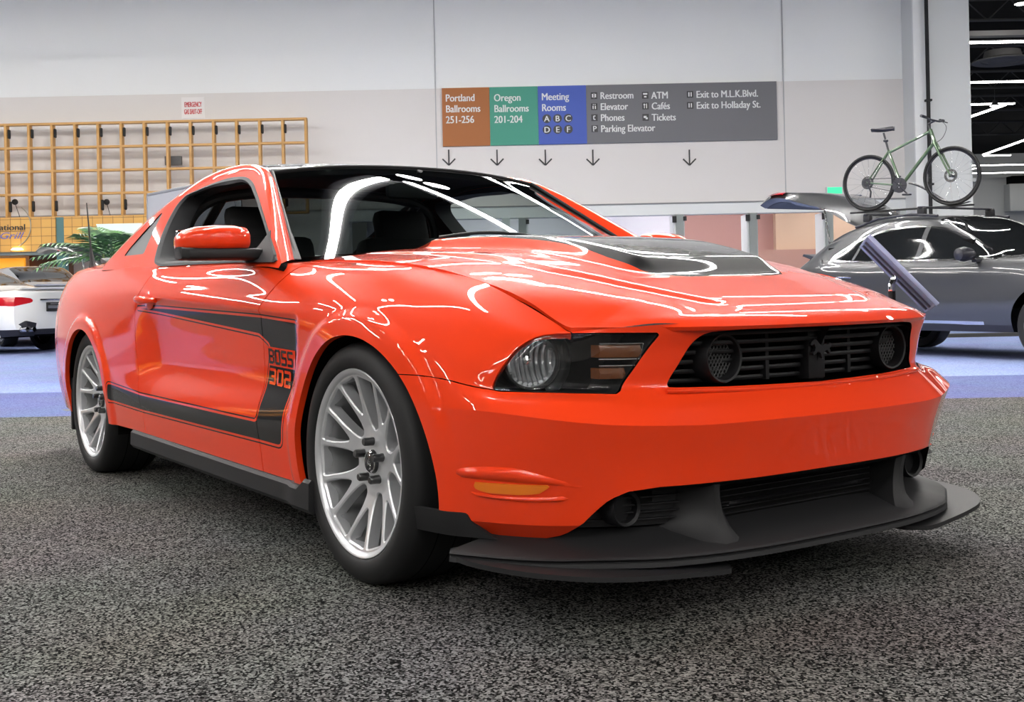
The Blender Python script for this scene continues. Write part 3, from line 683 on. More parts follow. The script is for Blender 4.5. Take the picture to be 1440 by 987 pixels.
# ---- lower fascia, strakes, lip and splitter
def plan(z, off=0, n=61, ymax=.86, zz=None):
    ys = np.linspace(-ymax, ymax, n); return [Vector((fx(y, z)+off, y, z if zz is None else zz)) for y in ys]
def prow(z, off, zz, ymax, n=81):
    """points along the nose outline at height z, moved along its plan normal by off"""
    ys = np.linspace(-ymax, ymax, n); P = np.array([[fx(y, z), y] for y in ys]); T = np.gradient(P, axis=0); Nn = np.stack([-T[:, 1], T[:, 0]], 1)*-1; Nn /= np.linalg.norm(Nn, axis=1, keepdims=True)
    return [Vector((P[k, 0]+Nn[k, 0]*off, P[k, 1]+Nn[k, 1]*off, zz)) for k in range(n)]
LF = empty('lower_fascia', (0, 0, 0)); LF.parent = CAR
b = MB(); b.loft([prow(.25, -.10, .222, .80), prow(.23, .0, .196, .83), prow(.21, .060, .180, .845), prow(.21, .066, .176, .845)]); b.build('intake_tray', M_PLAST, LF)
b = MB(); b.loft([prow(.32, -.006, .338, .66), prow(.32, -.002, .330, .66), prow(.31, -.012, .322, .66), prow(.31, -.11, .318, .66), prow(.28, -.13, .24, .66), prow(.25, -.10, .222, .66)]); b.build('intake_back', M_DARK, LF)
b = MB(); b.loft([prow(.21, .066, .176, .845), prow(.21, .070, .172, .845), prow(.21, .062, .166, .845), prow(.21, .068, .163, .845), prow(.21, .070, .152, .845), prow(.21, .05, .149, .845), prow(.21, -.25, .149, .845)]); b.build('front_lip', M_PLAST, LF)
for sg in (-1, 1):
    b = MB(); rows = []
    for t in np.linspace(0, 1, 9):
        z = .182+(.326-.182)*t; wd = .030+.040*(1-t)**3; fr = fx(.36, max(.21, z))+.056*(1-t)**2.2-.008; yc = .345+.02*t
        fl = .055*(1-t)**1.6
        rows.append([(fr-.14, sg*(yc-wd*.75), z), (fr-.012, sg*(yc-wd*.65), z), (fr, sg*(yc-wd*.25), z), (fr-.002, sg*(yc+wd*.3), z), (fr-.03, sg*(yc+wd*.8+fl*.25), z), (fr-.10, sg*(yc+wd*.9+.02+fl*.8), z), (fr-.15, sg*(yc+wd+.03+fl), z)])
    b.loft(rows, close_u=True, cap=True); b.build('strake', M_PLAST, LF)
    # fog lamp pocket
    y = sg*.56; x0 = fx(y, .27); b = MB(); b.lathe([(.036, -.07), (.036, -.045), (.043, -.040), (.046, -.046), (.046, -.09)], 32, 0, 'X', (x0, y, .275)); b.lathe([(.0005, -.068), (.036, -.068)], 32, 0, 'X', (x0, y, .275)); b.build('fog_lamp', M_GRILLE, LF)
    rows = [[Vector((fx(y, .27)-.085, sg*y, z)) for y in np.linspace(.40, .72, 9)] for z in (.225, .318)]
    b = MB(); b.loft(rows)
    for k in range(5): b.loft([[Vector((fx(y, .27)-o_, sg*y, .240+k*.018+q_)) for y in np.linspace(.41, .64, 8)] for o_, q_ in ((.085, 0), (.072, 0), (.072, .004), (.085, .004))])
    b.build('fog_pocket', M_GRILLE, LF)
    # black filler at the rear of the corner
    f_ = SIDE.keep(lambda V: np.where(V[:, 0] > .3, sdp(YZ(V), [(-.90, .262), (-.845, .262), (-.835, .235), (-.80, .20), (-.74, .19), (-.90, .17)]), -1)).offset(.003)
    if sg > 0: f_ = f_.mirror()
    if len(f_.F): f_.rim(.01).build('corner_filler', [M_PLAST], LF)
    # splitter blade
    BP = [(.40, .845), (.47, .892), (.56, .902), (.66, .882), (.76, .838), (.84, .765), (.885, .690), (.913, .57), (.932, .42), (.930, .385), (.88, .345), (.70, .34), (.55, .5), (.40, .6)]
    BPc = rnd(BP, [.02, .04, .05, .05, .05, .05, .05, .06, .015, .01, .01, .02, .02, .02], 5)
    lift = lambda y: .122+.030*(abs(y)-.36)/.52
    b = MB(); b.prism([tuple(p) for p in BPc], 0, .012, lambda u, v, h: (u, sg*v, lift(v)+h)); b.build('splitter', M_PLAST, LF, angle=30)
b = MB(); b.box((.775, 0, .26), (.012, .66, .13), 1)
for k in range(8): b.box((.785, 0, .215+k*.015), (.012, .62, .003), 0)
b.build('intake_mesh', [M_GRILLE, M_DARK], LF, smooth=False)
b = MB(); b.tube([(fx(y, .552)+.001, y, .5505+.009*(abs(y)/.49)**2) for y in np.linspace(-.488, .488, 60)], .0065, 8); b.build('grille_lip', M_PAINT, CAR)
b = MB(); b.loft([[(fx(y, .27)-.085, y, .250), (fx(y, .27)-.070-.03*(y/.3)**4, y, .262-.012*(y/.3)**2), (fx(y, .27)-.085, y, .268-.012*(y/.3)**2), (fx(y, .27)-.11, y, .262)] for y in np.linspace(-.29, .29, 31)], close_u=True, cap=True); b.build('intake_bar', M_GRILLE, LF)

# ---- side skirts, sill fillers
for sg in (-1, 1):
    b = MB(); rows = []
    for x in np.linspace(-2.03, -.262, 40):
        zt = ip(x, [-2.03, -.26], [.262, .232]); yb = abs(side_y(x, .26)); e = .5*(1+math.tanh((x+.30)/.012)); zt2 = zt+.028*max(0, min(1, (x+.312)/.004))
        rows.append([(x, sg*(yb-.03), zt+.004), (x, sg*(yb+.004), zt2), (x, sg*(yb+.014), zt2-.010), (x, sg*(yb+.016), zt-.060), (x, sg*(yb+.004), zt-.075), (x, sg*(yb-.20), zt-.080)])
    b.loft(rows, cap=True); b.build('side_skirt', M_PLAST, CAR, angle=25)
    # mud flap edge behind the rear wheel
    b = MB(); b.box((-3.10, sg*.84, .30), (.03, .12, .26), bev=.008); b.build('wheel_flap', M_PLAST, CAR)
b = MB(); b.loft([[(x, s*.80, .22) for x in (-3.6, -3.72)] for s in (-1, 1)]); b.box((-3.66, 0, .29), (.12, 1.4, .16), bev=.03); b.build('rear_valance', M_PLAST, CAR)

# ---- door mirrors
for sg in (-1, 1):
    MR = empty('door_mirror', (0, 0, 0)); MR.parent = DOOR_O[0 if sg < 0 else 1]
    def ell(y, cx, cz, rx, rz, p=2.6, n=28):
        o_ = []
        for k in range(n):
            a = 2*PI*k/n; c_, s_ = math.cos(a), math.sin(a); o_.append((cx+rx*math.copysign(abs(c_)**(2/p), c_), sg*y, cz+rz*math.copysign(abs(s_)**(2/p), s_)))
        return o_
    # painted cap
    sec = [(.885, -.805, 1.000, .012, .012), (.890, -.803, 1.002, .045, .032), (.905, -.80, 1.004, .066, .041), (.95, -.795, 1.005, .078, .045), (1.01, -.792, 1.004, .082, .045), (1.07, -.800, 1.001, .076, .042), (1.10, -.810, .998, .060, .035), (1.118, -.818, .992, .038, .024), (1.122, -.82, .990, .010, .008)]
    b = MB(); b.loft([ell(y, cx-.0, cz, rx, rz) for (y, cx, cz, rx, rz) in sec], close_u=True, cap=True)
    o = b.build('mirror_cap', M_PAINT, MR, angle=80)
    bm = bmesh.new(); bm.from_mesh(o.data); bmesh.ops.bisect_plane(bm, geom=bm.verts[:]+bm.edges[:]+bm.faces[:], plane_co=(0, 0, .969), plane_no=(0, 0, -1), clear_outer=True); bmesh.ops.holes_fill(bm, edges=[e for e in bm.edges if e.is_boundary]); bm.to_mesh(o.data); bm.free()
    b = MB(); b.loft([ell(y, -.80, z, rx, .020, 5) for (y, z, rx) in ((.835, .952, .05), (.86, .953, .062), (.95, .954, .078), (1.06, .953, .077), (1.105, .954, .060), (1.122, .957, .035))], close_u=True, cap=True); b.build('mirror_base', M_PLAST, MR)
    # sail triangle at the front of the side glass
    b = MB(); b.prism([(-.60, .921), (-.865, .928), (-.80, .985), (-.775, 1.035), (-.745, 1.010), (-.62, .945)], -.008, .02, lambda u, v, h: (u, sg*(tumb(v)+h-.004), v)); b.build('mirror_sail', M_SEAL, MR, smooth=False)
    b = MB(); b.box((-.885, sg*1.0, 1.0), (.012, .20, .075), bev=.01); b.build('mirror_glass', M_CHROME, MR)
    # pull handle
    hz = .812; hx = -1.765; yb = abs(side_y(hx, hz)); b = MB()
    b.tube([(hx-.115+.23*t, sg*(yb+.006+.028*math.sin(PI*min(1, max(0, t*1.0)))**.6), hz+.004-.010*t) for t in np.linspace(0, 1, 13)], [.010+.006*math.sin(PI*t) for t in np.linspace(0, 1, 13)], 10)
    b.build('door_handle', M_PAINT, DOOR_O[0 if sg < 0 else 1])
    b = MB(); b.lathe([(.0005, .012), (.028, .008), (.046, .0), (.052, -.004)], 24, 0, 'Y', (0, 0, 0)); o = b.build('handle_cup', M_PAINT, DOOR_O[0 if sg < 0 else 1]); o.scale = (1.25, -sg*.5 if False else .6, .75); o.location = (hx, sg*(yb-.001), hz-.004)
    if sg < 0: o.scale[1] = -.6
# ---- lettering on the flank
GL = {'B': [(0, 0, .2, 1), (.2, .82, .62, 1), (.2, .42, .62, .58), (.2, 0, .62, .18), (.6, .55, .8, .92), (.6, .08, .8, .45)], 'O': [(0, .08, .2, .92), (.6, .08, .8, .92), (.08, .82, .72, 1), (.08, 0, .72, .18)], '0': None,
      'S': [(.06, .82, .8, 1), (0, .5, .2, .92), (.06, .42, .74, .58), (.6, .08, .8, .5), (0, 0, .74, .18)], '3': [(0, .82, .74, 1), (.6, .08, .8, .92), (.18, .42, .7, .58), (0, 0, .74, .18)], '2': [(0, .82, .74, 1), (.6, .5, .8, .92), (.08, .42, .74, .58), (0, 0, .2, .5), (.1, 0, .8, .18)]}
GL['0'] = GL['O']
def letters(txt, x0, x1, z0, z1, slant, name, m, parent, sg, off):
    n = len(txt); cw = (x1-x0)/n; b = MB()
    for i, ch in enumerate(txt):
        for (a, c, d, e) in GL[ch]:
            v = []; 
            for (u, w_) in ((a, c), (d, c), (d, e), (a, e)):
                x = x0+(i+u*1.08)*cw; z = z0+(z1-z0)*w_+slant*(x-x0); v.append((x, sg*(abs(side_y(x, z))+off), z))
            b.add(v, [[0, 1, 2, 3] if sg < 0 else [3, 2, 1, 0]])
    return b.build(name, m, parent, smooth=False, fixn=False)
LO = [o for o in CAR.children if o.name.startswith('front_fender')]
for sg, par in ((-1, LO[0]), (1, LO[1])):
    b = MB(); xs = np.linspace(-.617, -.405, 13); zl = lambda x: .589-.04*(x+.63)
    b.loft([[(x, sg*(abs(side_y(x, zl(x)+dz))+.0015), zl(x)+dz) for x in xs] for dz in np.linspace(0, .060, 5)]); b.build('letter_patch', M_PAINT, par)
    xx = (-.611, -.415)
    letters('BOSS', xx[0], xx[1], .594, .643, -.04, 'lettering', M_SATIN, par, sg, .003)
    letters('302', -.607, -.432, .528, .580, -.04, 'lettering', M_PAINT, par, sg, .003)
# ---- aerial
b = MB(); b.tube([(-3.27, -.735, .98), (-3.285, -.735, 1.02), (-3.31, -.735, 1.10), (-3.37, -.735, 1.33)], [.022, .014, .005, .003], 8); b.build('aerial', M_PLAST, CAR)
# ---- wheels
def make_wheel(x, sg, steer=0):
    W = empty('wheel', (x, sg*.905, .338), 0); W.parent = CAR
    if sg > 0: W.rotation_euler = (0, 0, PI)
    # local frame: -y is outwards
    t = MB(); t.lathe([(.258, .030), (.262, .006), (.272, -.004), (.296, -.006), (.318, -.001), (.330, .010), (.3365, .026), (.3385, .05), (.339, .12), (.339, .17), (.338, .215), (.332, .235), (.315, .252), (.27, .255), (.255, .235)], 96); ty = t.build('tyre', M_RUBBER, W, angle=50)
    g = MB()
    for yy_ in (.085, .145, .20): g.lathe([(.3393, yy_), (.3397, yy_+.002), (.3393, yy_+.004)], 96)
    g.build('tread_groove', M_DARK, ty)
    r = MB(); r.lathe([(.244, .020), (.248, .009), (.252, .004), (.262, .001), (.265, .004), (.262, .016), (.255, .03)], 96); r.build('rim_lip', M_ALLOY, W, angle=60)
    r = MB(); r.lathe([(.246, .018), (.240, .028), (.234, .06), (.230, .10), (.228, .22)], 72); r.build('rim_barrel', M_ALLOY2, W, angle=60)
    nr, na = 46, 420
    rs_ = np.linspace(.0, 1, nr); rs_ = .020+(.249-.020)*rs_; th_ = np.linspace(0, 2*PI, na+1)
    P2 = np.zeros((nr, na+1, 3)); P2[:, :, 0] = rs_[:, None]*np.cos(th_); P2[:, :, 2] = rs_[:, None]*np.sin(th_)
    sf = Sf.grid(P2)
    if sf.N[5][1] > 0: sf = Sf.grid(P2, True)
    sf.N[:] = (0, -1, 0); R0 = PI/2+.30
    def hole(a0, rr_, hh): 
        o_ = [(r*math.cos(a0+h), r*math.sin(a0+h)) for r, h in zip(rr_, hh)]+[(r*math.cos(a0-h), r*math.sin(a0-h)) for r, h in list(zip(rr_, hh))[::-1]]; return rnd(o_, .010, 5)
    rr1 = [.092, .098, .112, .135, .16, .19, .22, .2405]; hh1 = [math.radians(v) for v in (3.2, 8.4, 11.4, 12.6, 12.4, 11.7, 10.9, 10.5)]
    rr2 = [.138, .150, .17, .19, .22, .2405]; hh2 = [math.radians(v) for v in (1.1, 4.0, 6.9, 8.7, 10.1, 10.5)]
    holes = [hole(R0+2*PI*k/7, rr2, hh2) for k in range(7)]+[hole(R0+2*PI*(k+.5)/7, rr1, hh1) for k in range(7)]
    hd_ = lambda V: -np.max(np.stack([sdp(XZ(V), h) for h in holes]), 0)
    sf = sf.keep(hd_); a_, b_ = sf.split(lambda V: hd_(V)-.0045); sf = a_.join(b_)
    d_ = np.clip(1-hd_(sf.V)/.0045, 0, 1); rv = np.hypot(sf.V[:, 0], sf.V[:, 2])
    sf.V[:, 1] = np.interp(rv, [.02, .05, .078, .10, .14, .18, .22, .249], [.056, .056, .058, .0565, .045, .032, .020, .012])+.0035*d_
    rm = sf.rim(-.0)
    # side walls of every opening
    n0 = len(sf.V); wv = rm.V.copy(); wv[n0+2::4, 1] += .034; wv[n0+3::4, 1] += .034
    o = mk('spokes', wv, rm.F, M_ALLOY, W, None, None, True, 30)
    c = MB(); c.lathe([(.0005, .044), (.026, .045), (.032, .048), (.034, .054), (.034, .060)], 36); cc_ = c.build('centre_cap', M_BLACKP, W)
    c = MB(); c.lathe([(.026, .0445), (.0285, .0435), (.031, .046)], 36); c.build('cap_ring', M_CHROME, cc_)
    c = MB()
    for pz, hz_ in ((.013, .007), (-.003, .005), (-.014, .006)): c.tube([(.010*math.cos(a), .0435, pz+hz_*math.sin(a)) for a in np.linspace(0, 2*PI, 17)[:-1]], .0014, 5, closed=True)
    c.build('cap_logo', M_CHROME, cc_)
    for k in range(5):
        a = 2*PI*k/5+.3; l = MB(); l.lathe([(.0005, .026), (.009, .026), (.0115, .029), (.012, .04), (.013, .062)], 6 if False else 18, 0, 'Y', (.057*math.cos(a), 0, .057*math.sin(a))); l.build('lug_nut', M_BLACKP, W, angle=40)
    d = MB(); d.lathe([(.0005, .130), (.08, .130), (.085, .125), (.178, .125), (.178, .150), (.08, .150)], 64); d.build('brake_disc', M_STEEL, W, angle=40)
    cal = MB(); cal.lathe([(.105, .105), (.185, .105), (.198, .115), (.198, .165), (.105, .165)], 24, a0=(PI-.50 if x > -1 else .2), a1=(PI+.55 if x > -1 else 1.1), closed=True); cal.build('brake_caliper', mat('caliper_%s_%d' % ('f' if x > -1 else 'r', sg), (.012, .012, .013), .3, 0, .5), W, angle=40)
    h = MB(); h.lathe([(.0005, .20), (.228, .20)], 40); h.lathe([(.07, .13), (.07, .4)], 24); h.build('hub', M_DARK, W)
    return W
for x in (0, -2.72):
    for sg in (-1, 1): make_wheel(x, sg)
# ================================================================ the hall
def at(px, py, d):
    """(a, d, z) hall coordinates of a point seen at px, py and standing d metres away"""
    r = FW+RT*(px-720)/FPX-UP*(py-CY)/FPX; k = d/float(r@HD); return (float(r@HA)*k, d, CAM[2]+float(r[2])*k)
def atw(px, py, d): return hp(*at(px, py, d))
def ground(px, py):
    r = FW+RT*(px-720)/FPX-UP*(py-CY)/FPX; k = -CAM[2]/r[2]; p = CAM+r*k; return p
HM = Matrix(((HA[0], HD[0], 0), (HA[1], HD[1], 0), (0, 0, 1)))   # columns: along the wall, away, up
def hbox(mb, a, d, z, mi=0, bev=0):
    """box between hall coordinate ranges"""
    c = hp((a[0]+a[1])/2, (d[0]+d[1])/2, (z[0]+z[1])/2); return mb.box(c, (a[1]-a[0], d[1]-d[0], z[1]-z[0]), mi, HM, bev)
def struct(o, cat=None): o['kind'] = 'structure'; return o
# ---- materials
M_UNLIT = mat('darkened_wall', (.07, .07, .075), .8, spec=.2); M_WALLU = mat('upper_wall_paint', (.82, .835, .825), .7, spec=.2); M_WALLL = mat('lower_wall_paint', (.70, .675, .65), .7, spec=.2)  # M_UNLIT: unseen left wall, darkened so the orange flank mirrors less brightness
M_WHITE = mat('white_paint', (.72, .74, .73), .6, spec=.3); M_CEIL = mat('black_ceiling', (.006, .006, .0065), .9, spec=.1)
M_FRAME = mat('door_frame_grey', (.50, .54, .52), .5); M_LAV = mat('lobby_lilac', (.74, .72, .76), .7); M_PINK = mat('lobby_pink', (.36, .19, .165), .7); M_TAN = mat('lobby_tan', (.50, .35, .25), .7)
M_WOOD = mat('honey_wood', (.55, .30, .09), .5)
def carpet(name, c1, c2, sc, lo, hi):
    m = mat(name, c1, .95, spec=.05); nt = m.node_tree; b = nt.nodes['Principled BSDF']
    tc = nt.nodes.new('ShaderNodeTexCoord'); n = nt.nodes.new('ShaderNodeTexVoronoi'); n.inputs['Scale'].default_value = sc
    sepc = nt.nodes.new('ShaderNodeSeparateColor'); nt.links.new(n.outputs['Color'], sepc.inputs[0])
    n2 = nt.nodes.new('ShaderNodeTexNoise'); n2.inputs['Scale'].default_value = 1.3; n2.inputs['Detail'].default_value = 2
    r = nt.nodes.new('ShaderNodeValToRGB'); r.color_ramp.elements[0].position = lo; r.color_ramp.elements[1].position = hi; r.color_ramp.elements[0].color = (*c1, 1); r.color_ramp.elements[1].color = (*c2, 1)
    mx = nt.nodes.new('ShaderNodeMix'); mx.data_type = 'RGBA'; mx.blend_type = 'MULTIPLY'; mx.inputs['Factor'].default_value = .25
    nt.links.new(tc.outputs['Object'], n.inputs['Vector']); nt.links.new(tc.outputs['Object'], n2.inputs['Vector']); nt.links.new(sepc.outputs[0], r.inputs[0])
    nt.links.new(r.outputs[0], mx.inputs['A']); nt.links.new(n2.outputs['Color'], mx.inputs['B']); nt.links.new(mx.outputs['Result'], b.inputs['Base Color'])
    bp = nt.nodes.new('ShaderNodeBump'); bp.inputs['Strength'].default_value = .25; bp.inputs['Distance'].default_value = .006; nt.links.new(sepc.outputs[1], bp.inputs['Height']); nt.links.new(bp.outputs[0], b.inputs['Normal'])
    return m
M_GREYC = carpet('charcoal_carpet', (.003, .003, .0032), (.27, .265, .255), 190, .34, 1.0)
M_BLUEC = carpet('blue_carpet', (.16, .20, .37), (.28, .34, .57), 90, .0, 1)
M_NAVYC = carpet('slate_blue_carpet', (.07, .085, .19), (.16, .185, .35), 120, .0, 1)
# ---- floor: grey field, slate strip, blue field
def gl_(px, py): p = ground(px, py); return Vector((p[0], p[1], 0))
e0a, e0b = gl_(0, 587), gl_(1440, 558); e1a, e1b = gl_(0, 553), gl_(1440, 527)
def ext(a, b, k=40): d = (b-a).normalized(); return a-d*k, b+d*k
E0, E1 = ext(e0a, e0b), ext(e1a, e1b)
back = Vector((HD[0], HD[1], 0))
struct(mk('floor', [E0[0]-back*60, E0[1]-back*60, E0[1], E0[0]], [[0, 1, 2, 3]], M_GREYC, smooth=False))
struct(mk('floor', [E0[0], E0[1], E1[1], E1[0]], [[0, 1, 2, 3]], M_NAVYC, smooth=False))
struct(mk('floor', [E1[0], E1[1], E1[1]+back*90, E1[0]+back*90], [[0, 1, 2, 3]], M_BLUEC, smooth=False))
WD = 28.5
aR = at(1271, 200, WD)[0]; aC = at(1346, 200, WD)[0]
zb = at(700, 123, WD)[2]; zl = at(940, 285, WD)[2]; zd = at(940, 302, WD)[2]; HT = 9.0
struct(hbox(MB(), (-34, aR), (WD, WD+.5), (zb, HT)).build('wall_back', M_WALLU, smooth=False))
xs_p = [950, 963, 1050, 1068, 1166]
m = MB(); hbox(m, (-34, aR), (WD-.03, WD+.5), (zl, zb)); 
struct(m.build('wall_back', M_WALLL, smooth=False))
# seams in the upper and lower wall panels
for px in (611, 1100):
    a = at(px, 60, WD)[0]; m = MB(); hbox(m, (a-.012, a+.012), (WD-.04, WD), (zl, HT)); struct(m.build('trim', mat('seam_%d' % px, (.42, .43, .43), .7), smooth=False))
m = MB(); hbox(m, (-34, aR), (WD-.06, WD), (zl-.03, zl+.0)); struct(m.build('trim', mat('reveal_grey', (.25, .25, .25), .7), smooth=False))
m = MB(); hbox(m, (-4, aR), (WD-.02, WD+.4), (zd, zl-.03)); struct(m.build('wall_back', M_WHITE, smooth=False))
m = MB(); hbox(m, (-34, -4), (WD-.02, WD+.5), (0, zl-.03)); struct(m.build('wall_back', M_WALLL, smooth=False))
# column beside the wall end, steel pipe, far hall
m = MB(); hbox(m, (aR, aC), (WD-.9, WD+.6), (0, HT)); struct(m.build('wall_right', M_WHITE, smooth=False))
a1 = at(1272, 200, WD-.9)[0]
m = MB(); hbox(m, (aR-.06, aR+.30), (WD-.98, WD-.9), (0, HT)); struct(m.build('trim', M_WALLU, smooth=False))
ap = at(1304.5, 100, WD-1.1)[0]; m = MB(); m.tube([hp(ap, WD-1.1, .02), hp(ap, WD-1.1, HT-.1)], .045, 14)
for z in (1.2, 3.2, 5.2): hbox(m, (ap-.07, ap+.07), (WD-1.17, WD-1.03), (z, z+.05))
tag(m.build('drain_pipe', M_PLAST), 'thin black vertical pipe running up the white column', 'pipe')
# the lobby behind the doors
m = MB(); hbox(m, (-4, aR+2), (WD+3.5, WD+3.7), (0, 4)); struct(m.build('wall_lobby', M_LAV, smooth=False))
a_s = at(957, 330, WD+3)[0]; m = MB(); hbox(m, (a_s, at(1091, 330, WD+3)[0]), (WD+3.3, WD+3.49), (0, 4)); struct(m.build('wall_lobby', M_PINK, smooth=False))
m = MB(); hbox(m, (at(1091, 330, WD+3)[0], aR+2), (WD+3.0, WD+3.48), (0, 4)); struct(m.build('wall_lobby', M_TAN, smooth=False))
m = MB(); hbox(m, (at(1068, 352, WD+2.5)[0], aR+2), (WD+2.8, WD+2.99), (0, at(1100, 351, WD+2.8)[2])); struct(m.build('trim', mat('lobby_dado', (.36, .20, .16), .6), smooth=False))
m = MB(); hbox(m, (-4, aR+2), (WD+.4, WD+3.7), (3.4, 3.5)); struct(m.build('ceiling', M_WHITE, smooth=False))
for i, (p0, p1) in enumerate(((712, 735), (735, 842), (842, 956), (956, 1059), (1059, 1166), (1166, 1271))):
    a0, a1 = at(p0, 330, WD)[0], at(p1, 330, WD)[0]; m = MB(); w_ = .095
    hbox(m, (a0-w_, a0+w_), (WD-.05, WD+.25), (0, zd)); hbox(m, (a1-w_, a1+w_), (WD-.05, WD+.25), (0, zd)); o = m.build('door_%d' % (i+1), M_FRAME, smooth=False); struct(o)
    if i in (1, 2, 3, 4):
        m = MB(); hbox(m, (a0+w_, a0+w_+.035), (WD+.05, WD+.9), (.02, zd-.02)); hbox(m, (a1-w_-.05, a1-w_), (WD+.02, WD+.75), (.02, zd-.02)); m.build('door_leaf', M_WHITE, o, smooth=False)
        m = MB(); hbox(m, (a0+w_-.01, a0+w_+.07), (WD-.09, WD-.04), (zd-.16, zd-.05)); hbox(m, (a1-w_-.09, a1-w_+.01), (WD-.09, WD-.04), (zd-.2, zd-.04)); m.build('door_closer', M_PLAST, o, smooth=False)
M_LOBBYFILL = mat('lobby_fill_tube', (1, 1, 1), .5, emit=(1, .96, .95), es=42)
# exit sign
p = at(1173, 268, WD-.1); es = empty('exit_sign', hp(*p), HROT, 'small green glowing exit sign on the wall behind the raised tailgate', 'sign')
m = MB(); m.box((0, 0, 0), (.40, .10, .20), bev=.01); m.build('sign_case', M_WHITE, es); m = MB(); m.box((0, -.052, 0), (.36, .004, .16)); m.build('sign_face', mat('exit_green', (.02, .4, .2), .4, emit=(.05, .75, .38), es=.9), es, smooth=False)
# text helper: letters as meshes
def text(body, loc, size, m, parent, name='lettering', rz=None, bold=0, align='LEFT', shear=0, sx=1):
    cu = bpy.data.curves.new(name, 'FONT'); cu.body = body; cu.size = size; cu.extrude = .002; cu.align_x = align; cu.shear = shear; cu.resolution_u = 3
    o = bpy.data.objects.new(name, cu); C.objects.link(o); dg = bpy.context.evaluated_depsgraph_get(); me = bpy.data.meshes.new_from_object(o.evaluated_get(dg)); bpy.data.objects.remove(o)
    b = MB(); vs = [v.co.copy() for v in me.vertices]; fs = [list(q.vertices) for q in me.polygons]; bpy.data.meshes.remove(me)
    for k in ((-1, 0, 1) if bold else (0,)): b.add([v+Vector((k*.022*size/max(sx, .3), k*.004*size if k else 0, abs(k)*.0004)) for v in vs], fs)
    o = b.build(name, m, parent, smooth=False, fixn=False); o.location = loc; o.rotation_euler = (PI/2, 0, 0); o.scale = (sx, 1, 1); return o
M_INK = mat('white_lettering', (.80, .82, .80), .5); M_BLK = mat('black_lettering', (.02, .02, .02), .5)
# ---- directory board; local x along the wall, z up, y into the wall
d0 = WD-.10; p = at(621, 124, d0); q = at(1092, 117, d0); r_ = at(621, 206, d0); zt = p[2]; BW = q[0]-p[0]; BH = p[2]-r_[2]; s_ = BW/471
SG_ = empty('directory_board', hp(p[0], d0, zt), HROT, 'long wayfinding board of brown, green, blue and grey panels high on the wall', 'sign')
ex = [0, 67, 135, 203, 471]
for (x0, x1, c) in ((0, 67, (.36, .115, .022)), (67, 135, (.045, .29, .20)), (135, 203, (.05, .10, .44)), (203, 471, (.15, .15, .16))):
    m = MB(); m.box(((x0+x1)/2*s_, .03, -BH/2), ((x1-x0)*s_-.004, .06, BH)); m.build('board_panel', mat('board_%d' % x0, c, .6), SG_, smooth=False)
def bt(s, x, y, h=14.5, sx=.83): text(s, (x*s_, -.004, -y*s_), h*s_, M_INK, SG_, bold=.012, sx=sx)
for i, t in enumerate(('Portland', 'Ballrooms', '251-256')): bt(t, 5, 19+15.3*i)
for i, t in enumerate(('Oregon', 'Ballrooms', '201-204')): bt(t, 73, 20+15.3*i)
for i, t in enumerate(('Meeting', 'Rooms')): bt(t, 140, 20+15.3*i)
for i, t in enumerate('ABCDEF'):
    x, y = 147+15*(i % 3), 46+15.5*(i//3); m = MB(); m.lathe([(.0005, -.004), (6.2*s_, -.004), (6.2*s_, 0)], 20, 0, 'Y', (x*s_, 0, -y*s_)); m.build('letter_disc', M_BLK, SG_, smooth=False); text(t, (x*s_, -.006, -(y+4)*s_), 11.5*s_, M_INK, SG_, bold=.01, align='CENTER')
def icon(x, y, k):
    m = MB(); m.box((x*s_, -.001, -y*s_), (9*s_, .004, 9.5*s_)); m.build('icon_tile', M_BLK, SG_, smooth=False); m = MB(); Y = -.005
    B = lambda u, v, w2, h2: m.box(((x+u)*s_, Y, -(y+v)*s_), (w2*s_, .003, h2*s_))
    if k == 'wc': B(-2, 0, 1.8, 5); B(2, 0, 1.8, 5); B(0, 0, .5, 7)
    elif k == 'lift': B(-1.6, 1, 1.5, 4.5); B(1.6, 1, 1.5, 4.5); B(-1.2, -3, 1.2, 1.2); B(1.2, -3, 1.2, 1.2)
    elif k == 'phone': B(-1, 0, 1.5, 5); B(.3, -2.4, 2.4, 1.3); B(.3, 2.4, 2.4, 1.3)
    elif k == 'atm': B(0, -2, 6, 2.2); B(0, 2, 3.5, 2)
    elif k == 'fork': B(-1.5, 0, 1.1, 6.5); B(1.6, 0, 1.3, 6.5); B(-1.5, -2, 2.4, 1.8)
    elif k == 'ticket': B(-.8, -.6, 4, 3); B(1.4, 1.4, 3, 2.6)
    elif k == 'exit': B(-1.6, 0, 1.6, 6); B(1.6, 0, 1.6, 6)
    m.build('icon_mark', M_INK, SG_, smooth=False)
for x, y, t, k in ((214, 15, 'Restroom', 'wc'), (214, 30.5, 'Elevator', 'lift'), (214, 46, 'Phones', 'phone'), (286, 16, 'ATM', 'atm'), (286, 31, 'Cafés', 'fork'), (286, 47, 'Tickets', 'ticket'), (349, 16, 'Exit to M.L.K.Blvd.', 'exit'), (349, 31.5, 'Exit to Holladay St.', 'exit')):
    icon(x, y, k); bt(t, x+8.5, y+5, 14)
m = MB(); m.box((214*s_, -.001, -61.5*s_), (9*s_, .004, 9.5*s_)); m.build('icon_tile', M_BLK, SG_, smooth=False); text('P', (214*s_, -.005, -65.3*s_), 11*s_, M_INK, SG_, bold=.01, align='CENTER'); bt('Parking Elevator', 222.5, 66.5, 14)
